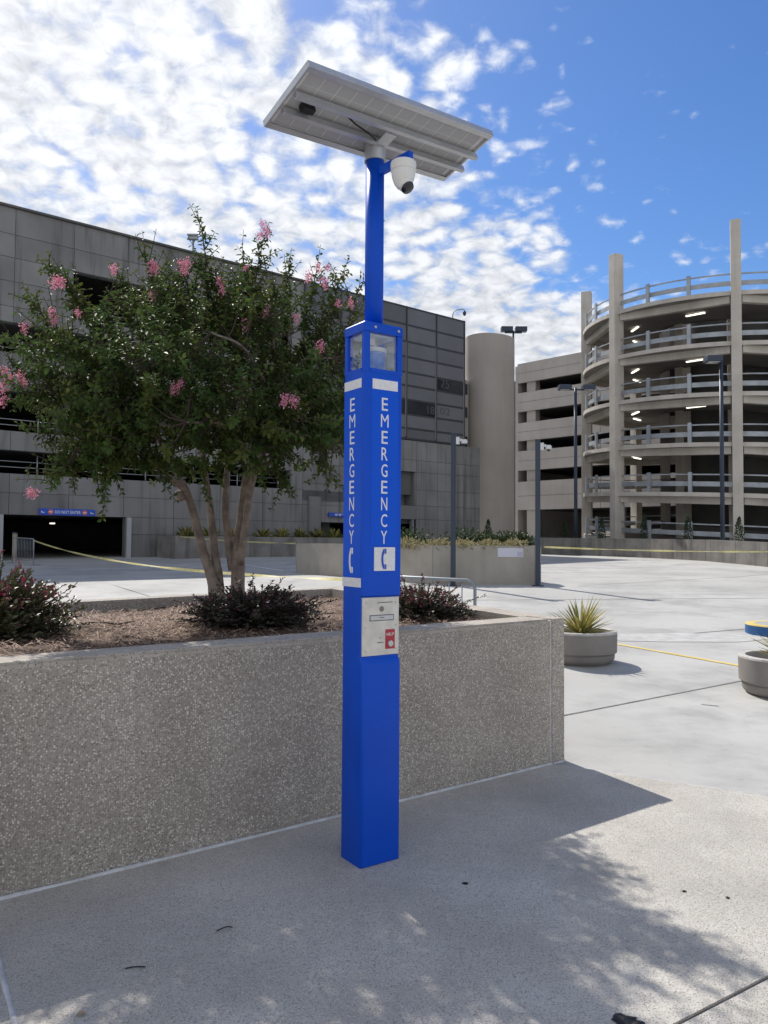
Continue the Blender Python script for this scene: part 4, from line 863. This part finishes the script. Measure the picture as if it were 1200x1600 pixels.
for x in tk2: B('mullion', (x - .045, x + .045, -.11, .30, 7.57, 15.40), MULLION, lb)
for z in zr:
    B('transom', (9.41, 21.16, -.085, .28, z - .045, z + .04), MULLION, lb)
for x in tk2[3:]: B('mullion_trim', (x - .085, x - .0455, -.105, .0, 7.7, 13.3), MULL_L, lb)
B('curtain_backing', (9.40, 21.20, .285, .34, 4.3, 15.3), CONC_IN, lb)
# lower concrete at the right end, with a recessed window and a doorway
rr_ = [(.2, 2.85), (2.85, 3.66), (3.66, 4.60), (4.60, 5.65), (5.65, 6.35), (6.35, 7.50)]
for z0, z1 in rr_:
    cols = [(9.36, 11.73), (11.73, 15.1), (15.1, 17.3), (17.3, 19.0), (19.0, 21.21), (21.21, 22.66)] if z0 > 2.8 else [(15.1, 15.6), (17.3, 19.0), (19.0, 21.21), (21.21, 22.66)]
    for x0, x1 in cols:
        if z0 > 3.5 and z1 < 5.7 and abs(x0 - 15.1) < .01: continue
        if z1 < 4.3 and z0 > 2.8 and x0 < 12: continue
        panel('facade_panel', x0, x1, z0, z1, CONC_L)
        B('backing_block', (x0, x1, .0, .28, z0, z1), CONC_IN, lb)
B('recess_back', (15.1, 17.3, .9, 1.0, 3.6, 5.7), CONC_L, lb); B('recess_jamb', (17.2, 17.295, .0, .9, 3.68, 5.63), CONC_L, lb); B('entry_jamb', (17.0, 17.12, -.05, .2, .4, 2.84), MULL_L, lb)
# signs over the two entries
def fsign(name, x0, x1, z0, z1, label):
    o = tag(empty(name, lb.matrix_basis @ Vector(((x0 + x1) / 2, -.20, (z0 + z1) / 2))), label, 'sign', 'blue clearance signs on the garage'); o.rotation_euler = (0, 0, LA_); o.location = Matrix.Translation((-11.63, 34.6, 0)) @ Matrix.Rotation(LA_, 4, 'Z') @ Vector(((x0 + x1) / 2, -.20, (z0 + z1) / 2))
    B('board', (-(x1 - x0) / 2, (x1 - x0) / 2, -.04, .055, -(z1 - z0) / 2, (z1 - z0) / 2), SIGNB, o, .01); return o
sg = fsign('entry_sign', -3.72, -1.42, 2.56, 2.84, 'blue sign reading DO NOT ENTER over the dark garage entry')
letter('lettering', 'DO NOT ENTER', lambda a, b: (a, -.043, b), 1.06, .13, WHITEP, sg)
for x in (-.70, .70):
    bm = bmesh.new(); lathe(bm, [(.075, 0), (.105, 0)], 24); o = obj('no_entry_ring', bm, ORANGE, sg); o.location = (x, -.044, 0); o.rotation_euler = (R(90), 0, 0)
    B('no_entry_bar', (x - .065, x + .065, -.046, -.0405, -.02, .02), WHITEP, sg); B('no_entry_disc', (x - .07, x + .07, -.0425, -.0395, -.07, .07), ORANGE, sg, .001)
for x in (-1.02, 1.0):
    py('pointer', [(x - .06, -.043, .05), (x + .01, -.043, -.03), (x - .05, -.043, -.04)], [(0, 1, 2)], WHITEP, sg); B('pointer_bar', (x, x + .07, -.0445, -.0405, -.045, -.015), WHITEP, sg)
sg = fsign('entry_sign', 10.95, 14.4, 2.86, 3.08, 'blue clearance height sign over the entry left of the tower')
letter('lettering', "8'8\" CLEARANCE", lambda a, b: (a, -.043, b), 2.7, .12, WHITEP, sg)
# light inside the entry, rooftop flood lamp and gooseneck camera
B('entry_light', (-1.55, -1.35, 6.0, 6.2, 2.30, 2.36), TUBE, lb)
fl = tag(empty('flood_lamp', (-9.55, 37.6, 14.9)), 'small flood lamp on the garage roof behind the treetop', 'lamp'); T('stand', [(0, 0, 0), (0, 0, 1.65)], .05, GALV, fl); B('lamp_head', (-.24, .24, -.12, .12, 1.52, 1.74), GALV, fl, .02); B('visor', (-.26, .26, -.22, -.121, 1.68, 1.74), GALV, fl)
gc = tag(empty('gooseneck_camera', (4.25, 48.05, 14.8)), 'gooseneck camera on the corner of the garage roof', 'camera'); T('stalk', [(0, 0, 0), (0, 0, 1.05), (.06, 0, 1.25), (.2, 0, 1.36), (.62, -.02, 1.42), (.72, -.02, 1.38), (.74, -.02, 1.28)], .035, GALV, gc, 8)
LA('camera_head', [(.07, 1.28), (.11, 1.22), (.11, 1.10), (.07, 1.02), (.02, 0.99)], DARKPOST, gc, 16, (.74, -.02, 0))
# planter in front of the facade, with yuccas
fx = lambda t, y, z=0.: Matrix.Translation((-11.63, 34.6, 0)) @ Matrix.Rotation(LA_, 4, 'Z') @ Vector((t, y, z))
wp = tag(empty('wall_planter', (-11.63, 34.6, 0), LA_), 'dark stained concrete planter along the garage wall', 'planter')
xs_ = [1.35, 3.8, 6.2, 8.6, 11.0]
for x0, x1 in zip(xs_, xs_[1:]): B('wall_panel', (x0 + .01, x1 - .01, -2.35, -2.15, .5, 1.72), PLANT_D, wp, .015)
B('end_panel', (1.36, 1.56, -2.14, -.3, .5, 1.715), PLANT_D, wp, .015); B('end_panel', (10.79, 10.99, -2.14, -.3, .5, 1.715), PLANT_D, wp); B('soil', (1.57, 10.78, -2.14, -.31, .5, 1.60), SOIL, wp)
def fyucca(t, y, s, label, seed):
    rg = np.random.default_rng(seed); n = 70; a = rg.uniform(0, 2 * math.pi, n); el = np.radians(rg.uniform(8, 85, n)); D = np.stack([np.cos(a) * np.cos(el), np.sin(a) * np.cos(el), np.sin(el)], 1); P = D * .03; L_ = s * rg.uniform(.7, 1.1, n)
    p = fx(t, y, 1.60); o = tag(empty('yucca_plant', p), label, 'yucca', 'yuccas in the dark wall planter'); h = n // 2
    tag(leaf_mesh('leaves', [(P[:h], D[:h], D[:h] * 0 + (0, 0, 1.), L_[:h], L_[:h] * .11), (P[h:], D[h:], D[h:] * 0 + (.1, 0, 1.), L_[h:], L_[h:] * .10)], [YUC_Y, YUC_G], o), kind='stuff'); LA('stem_base', [(.05, -.02), (.04, .06), (.01, .1)], YUC_D, o, 8)
for i, (t, lab) in enumerate([(2.2, 'leftmost yucca in the dark wall planter'), (3.4, 'yucca seen between the left tree stems'), (4.5, 'yucca behind the middle of the tree stems'), (6.1, 'yucca just right of the thick tree stem'), (7.2, 'yucca in the middle of the wall planter'), (8.3, 'yucca above the left corner of the pale planter'), (9.3, 'yucca left of the clearance entry column'), (10.3, 'rightmost yucca, in front of the clearance entry')]):
    fyucca(t, -1.6, .62, lab, 90 + i)

# ================================================================== STAIR TOWER
st = tag(empty('stair_tower'), 'tall smooth round-fronted stair tower between the two garages', 'tower')
def arc_plan():
    pts = []
    for k in range(19):
        a = R(180 + 100 * k / 18); pts.append((6.98 + 1.33 * math.cos(a), 53.6 + 1.45 * math.sin(a)))
    for k in range(1, 13):
        a = R(280 + 58 * k / 12); pts.append((7.0 + 2.5 * math.cos(a) - .22, 54.5 + 2.36 * math.sin(a) - .0))
    pts += [(9.4, 58.0), (5.65, 58.0)]; return pts
ap = arc_plan(); PR('shaft', ap, 0, 15.86, TOWER_C, st); 
for f in st.children[0].data.polygons: f.use_smooth = abs(f.normal.z) < .5
st.children[0].data.set_sharp_from_angle(angle=R(25))
PR('link_wall', [(5.2, 51.6), (5.75, 52.6), (5.75, 57.0), (4.9, 57.0)], 7.4, 12.6, CONC_R, st)
for z in (8.0, 10.0, 11.6): PR('link_window', [(5.28, 51.55), (5.66, 52.25), (5.60, 52.35), (5.22, 51.65)], z, z + .7, PANEL_G, st)

# ================================================================== RIGHT GARAGE
GD = Vector((.702, -.712)); GA = math.atan2(GD.y, GD.x)
rg_ = tag(empty('open_garage', (13.0, 75.0, 0), GA), 'beige open-deck parking garage with long horizontal bands at right', 'garage')
SPN = [(17.1, 19.0), (14.26, 16.1), (11.4, 13.15), (8.5, 10.4), (4.66, 7.4)]
bay = 9.0; NB = 6
for z0, z1 in SPN:
    for k in range(NB):
        B('spandrel', (k * bay + .02, (k + 1) * bay - .02, 0, .3, z0, z1), CONC_R, rg_, .02)
        B('reveal', (k * bay + .05, (k + 1) * bay - .05, -.012, -.0005, z0 + (z1 - z0) * .48, z0 + (z1 - z0) * .5), JOINT, rg_)
    B('floor_slab', (.1, NB * bay, .31, 26, z0 + .1, z0 + .5), CONC_IN, rg_)
for k in range(NB):
    B('column', (.9 + k * bay, 1.9 + k * bay, .32, 1.1, .5, 18.6), CONC_R, rg_)
B('link_wall', (-2.6, -.31, 1.0, 1.4, 0, 17.6), MULLION, rg_); B('rear_wall', (0, NB * bay, 26.01, 26.3, 0, 18.5), CONC_IN, rg_); B('end_wall', (-.3, -.005, .1, 26.3, 0, 18.8), CONC_R, rg_); B('partition', (.3, NB * bay, 11.9, 12.1, .5, 18.0), CONC_IN, rg_)  # link wall is added dark, standing in for the shadow line beside the tower
rl = tag(empty('roof_lamp', (12.05, 71.8, 19.0)), 'twin headed lamp on the garage roof behind the stair tower', 'lamp'); T('shaft', [(0, 0, -2), (0, 0, 2.5)], .09, DARKPOST, rl, 8)
rl.location = (12.1, 72.0, 19.0)
for x in (-.62, .72): B('lamp_head', (x - .55, x + .55, -.35, .35, 2.40, 2.85), DARKPOST, rl, .05)
B('arm', (-.8, .8, -.06, .06, 2.25, 2.395), DARKPOST, rl)

# ================================================================== ROUND RAMP
CX, CY = 22.5, 49.5; RC = 9.15; PITCH = 2.73; Z0 = 15.5; TH0, TH1 = 92.0, 2105.0
rp = tag(empty('round_ramp', (CX, CY, 0)), 'round spiral parking ramp with tall columns and guard rails at right', 'ramp')
def hz(th): return Z0 - PITCH * (th - 202.0) / 360.0
def pol(r, th, z): return (r * math.cos(R(th)), r * math.sin(R(th)), z)
def helix(name, r0, r1, zt, zb, m, a, b, step=5.0):
    n = max(2, int((b - a) / step)); V, F = [], []
    for i in range(n + 1):
        th = a + (b - a) * i / n; z = hz(th); V += [pol(r0, th, z + zt), pol(r1, th, z + zt), pol(r1, th, z + zb), pol(r0, th, z + zb)]
    for i in range(n):
        for k in range(4): F.append((4 * i + k, 4 * i + (k + 1) % 4, 4 * i + 4 + (k + 1) % 4, 4 * i + 4 + k))
    F += [(3, 2, 1, 0), (4 * n, 4 * n + 1, 4 * n + 2, 4 * n + 3)]
    o = py(name, V, F, m, rp); bm = bmesh.new(); bm.from_mesh(o.data); bmesh.ops.recalc_face_normals(bm, faces=bm.faces); bm.to_mesh(o.data); bm.free(); return o
th = TH0
while th < TH1 - 1:
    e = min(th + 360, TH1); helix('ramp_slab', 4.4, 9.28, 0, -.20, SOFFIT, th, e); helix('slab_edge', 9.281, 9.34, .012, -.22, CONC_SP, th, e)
    helix('guard_beam', 9.07, 9.11, .62, .36, GALV, th, e); helix('top_rail', 9.05, 9.12, 1.04, .97, GALV, th, e); helix('inner_parapet', 4.3, 4.395, .9, -.25, CONC_IN, th, e); th = e
pc_ = None; cb = None
for k in range(8):
    a = 157 + 45 * k; p = Vector(pol(RC + .05, a, 0))
    if cb is None:
        cb = B('column', (-.34, .34, -.26, .26, .3, 19.0), CONC_SP, rp, .02); cb.location = p; cb.rotation_euler = (0, 0, R(a))
    else: again(cb, 'column', rp, p, (0, 0, R(a)))
ic = None
for k in range(8):
    a = 157 + 45 * k; p = Vector(pol(4.1, a, 0))
    if ic is None: ic = B('inner_column', (-.3, .3, -.35, .35, .3, 16.6), CONC_SP, rp); ic.location = p; ic.rotation_euler = (0, 0, R(a))
    else: again(ic, 'inner_column', rp, p, (0, 0, R(a)))
th = 157 - 45
while th < TH1 - 45:
    if th >= TH0:
        za, zb_ = hz(th), hz(th + 45); da = 1.6; a3_, b3_ = Vector(pol(RC - .1, th + da, 0)), Vector(pol(RC - .1, th + 45 - da, 0)); d = (b3_ - a3_).normalized(); n = Vector((d.y, -d.x, 0)) * .17; V = []
        for q, z in ((a3_, za), (b3_, zb_)):
            for sx, zz_ in ((1, -.201), (-1, -.201), (-1, -.60), (1, -.60)): V.append((q.x + n.x * sx, q.y + n.y * sx, z + zz_))
        o = py('edge_beam', V, [(0, 1, 2, 3), (7, 6, 5, 4), (0, 4, 5, 1), (1, 5, 6, 2), (2, 6, 7, 3), (3, 7, 4, 0)], CONC_SP, rp)
        bm = bmesh.new(); bm.from_mesh(o.data); bmesh.ops.recalc_face_normals(bm, faces=bm.faces); bm.to_mesh(o.data); bm.free()
    th += 45
po = None; lt = None; th = 157 - 45
while th < TH1 - 20:
    for da in (15, 30):
        a = th + da
        if a < TH0: continue
        if po is None: po = B('rail_post', (-.06, .06, -.10, .10, -.02, 1.12), GALV, rp); o = po
        else: o = again(po, 'rail_post', rp)
        o.location = pol(9.19, a, hz(a)); o.rotation_euler = (0, 0, R(a))
    for da, rr2 in ((26, 6.4),):
        a = th + da
        if a - 0 < TH0 or hz(a) < 3.2: continue
        if lt is None: lt = B('tube_light', (-.06, .06, -.55, .55, -.34, -.275), TUBE, rp); o = lt
        else: o = again(lt, 'tube_light', rp)
        o.location = pol(rr2, a, hz(a)); o.rotation_euler = (0, 0, R(a))
    th += 45
LA('core', [(3.3, .3), (3.3, 15.9)], CONC_IN, rp, 24)

# ================================================================== LITTER AND SPOTS on the sidewalk
def spot(x, y, r, seed, label):
    V = []; n = 16
    for k in range(n):
        a = 2 * math.pi * k / n; q = r * (1 + .55 * mnoise.noise(Vector((math.cos(a) * 1.6, math.sin(a) * 1.6, seed)))); V.append((x + q * math.cos(a) * 1.3, y + q * math.sin(a), .0145))
    V.append((x, y, .021)); return tag(py('tar_spot', V, [(k, (k + 1) % n, n) for k in range(n)], TAR), label, 'tar spot', 'black spots on the sidewalk')
spot(.385, 3.585, .012, 1, 'small black gum spot on the sidewalk in front of the tower'); spot(.80, 2.585, .030, 2, 'large black tar lump at the bottom edge of the sidewalk')
spot(.838, 2.565, .020, 3, 'smaller tar lump touching the large one'); spot(1.36, 3.52, .008, 4, 'left dot of the black spots on the sunlit sidewalk'); spot(1.53, 3.46, .008, 5, 'right dot of the black spots on the sunlit sidewalk')
for pts, lab in [([(-.655, 3.13, .02), (-.63, 3.15, .024), (-.612, 3.145, .03), (-.60, 3.16, .02)], 'tiny dark twig left of the tower foot'), ([(-.93, 2.86, .018), (-.90, 2.868, .02), (-.86, 2.872, .018)], 'thin straight dark twig on the sidewalk')]:
    tag(T('fallen_twig', pts, .0025, TAR, None, 5), lab, 'twig')
dl = leaf_mesh('dry_leaf', [(np.array([(0, 0, .0)]), np.array([(1, .3, .1)]), np.array([(0, 0, 1.)]), np.array([.034]), np.array([.022]))], [YUC_D], None); dl.location = (-1.0, 2.585, .018); tag(dl, 'small tan dry leaf at the bottom edge of the sidewalk', 'leaf')
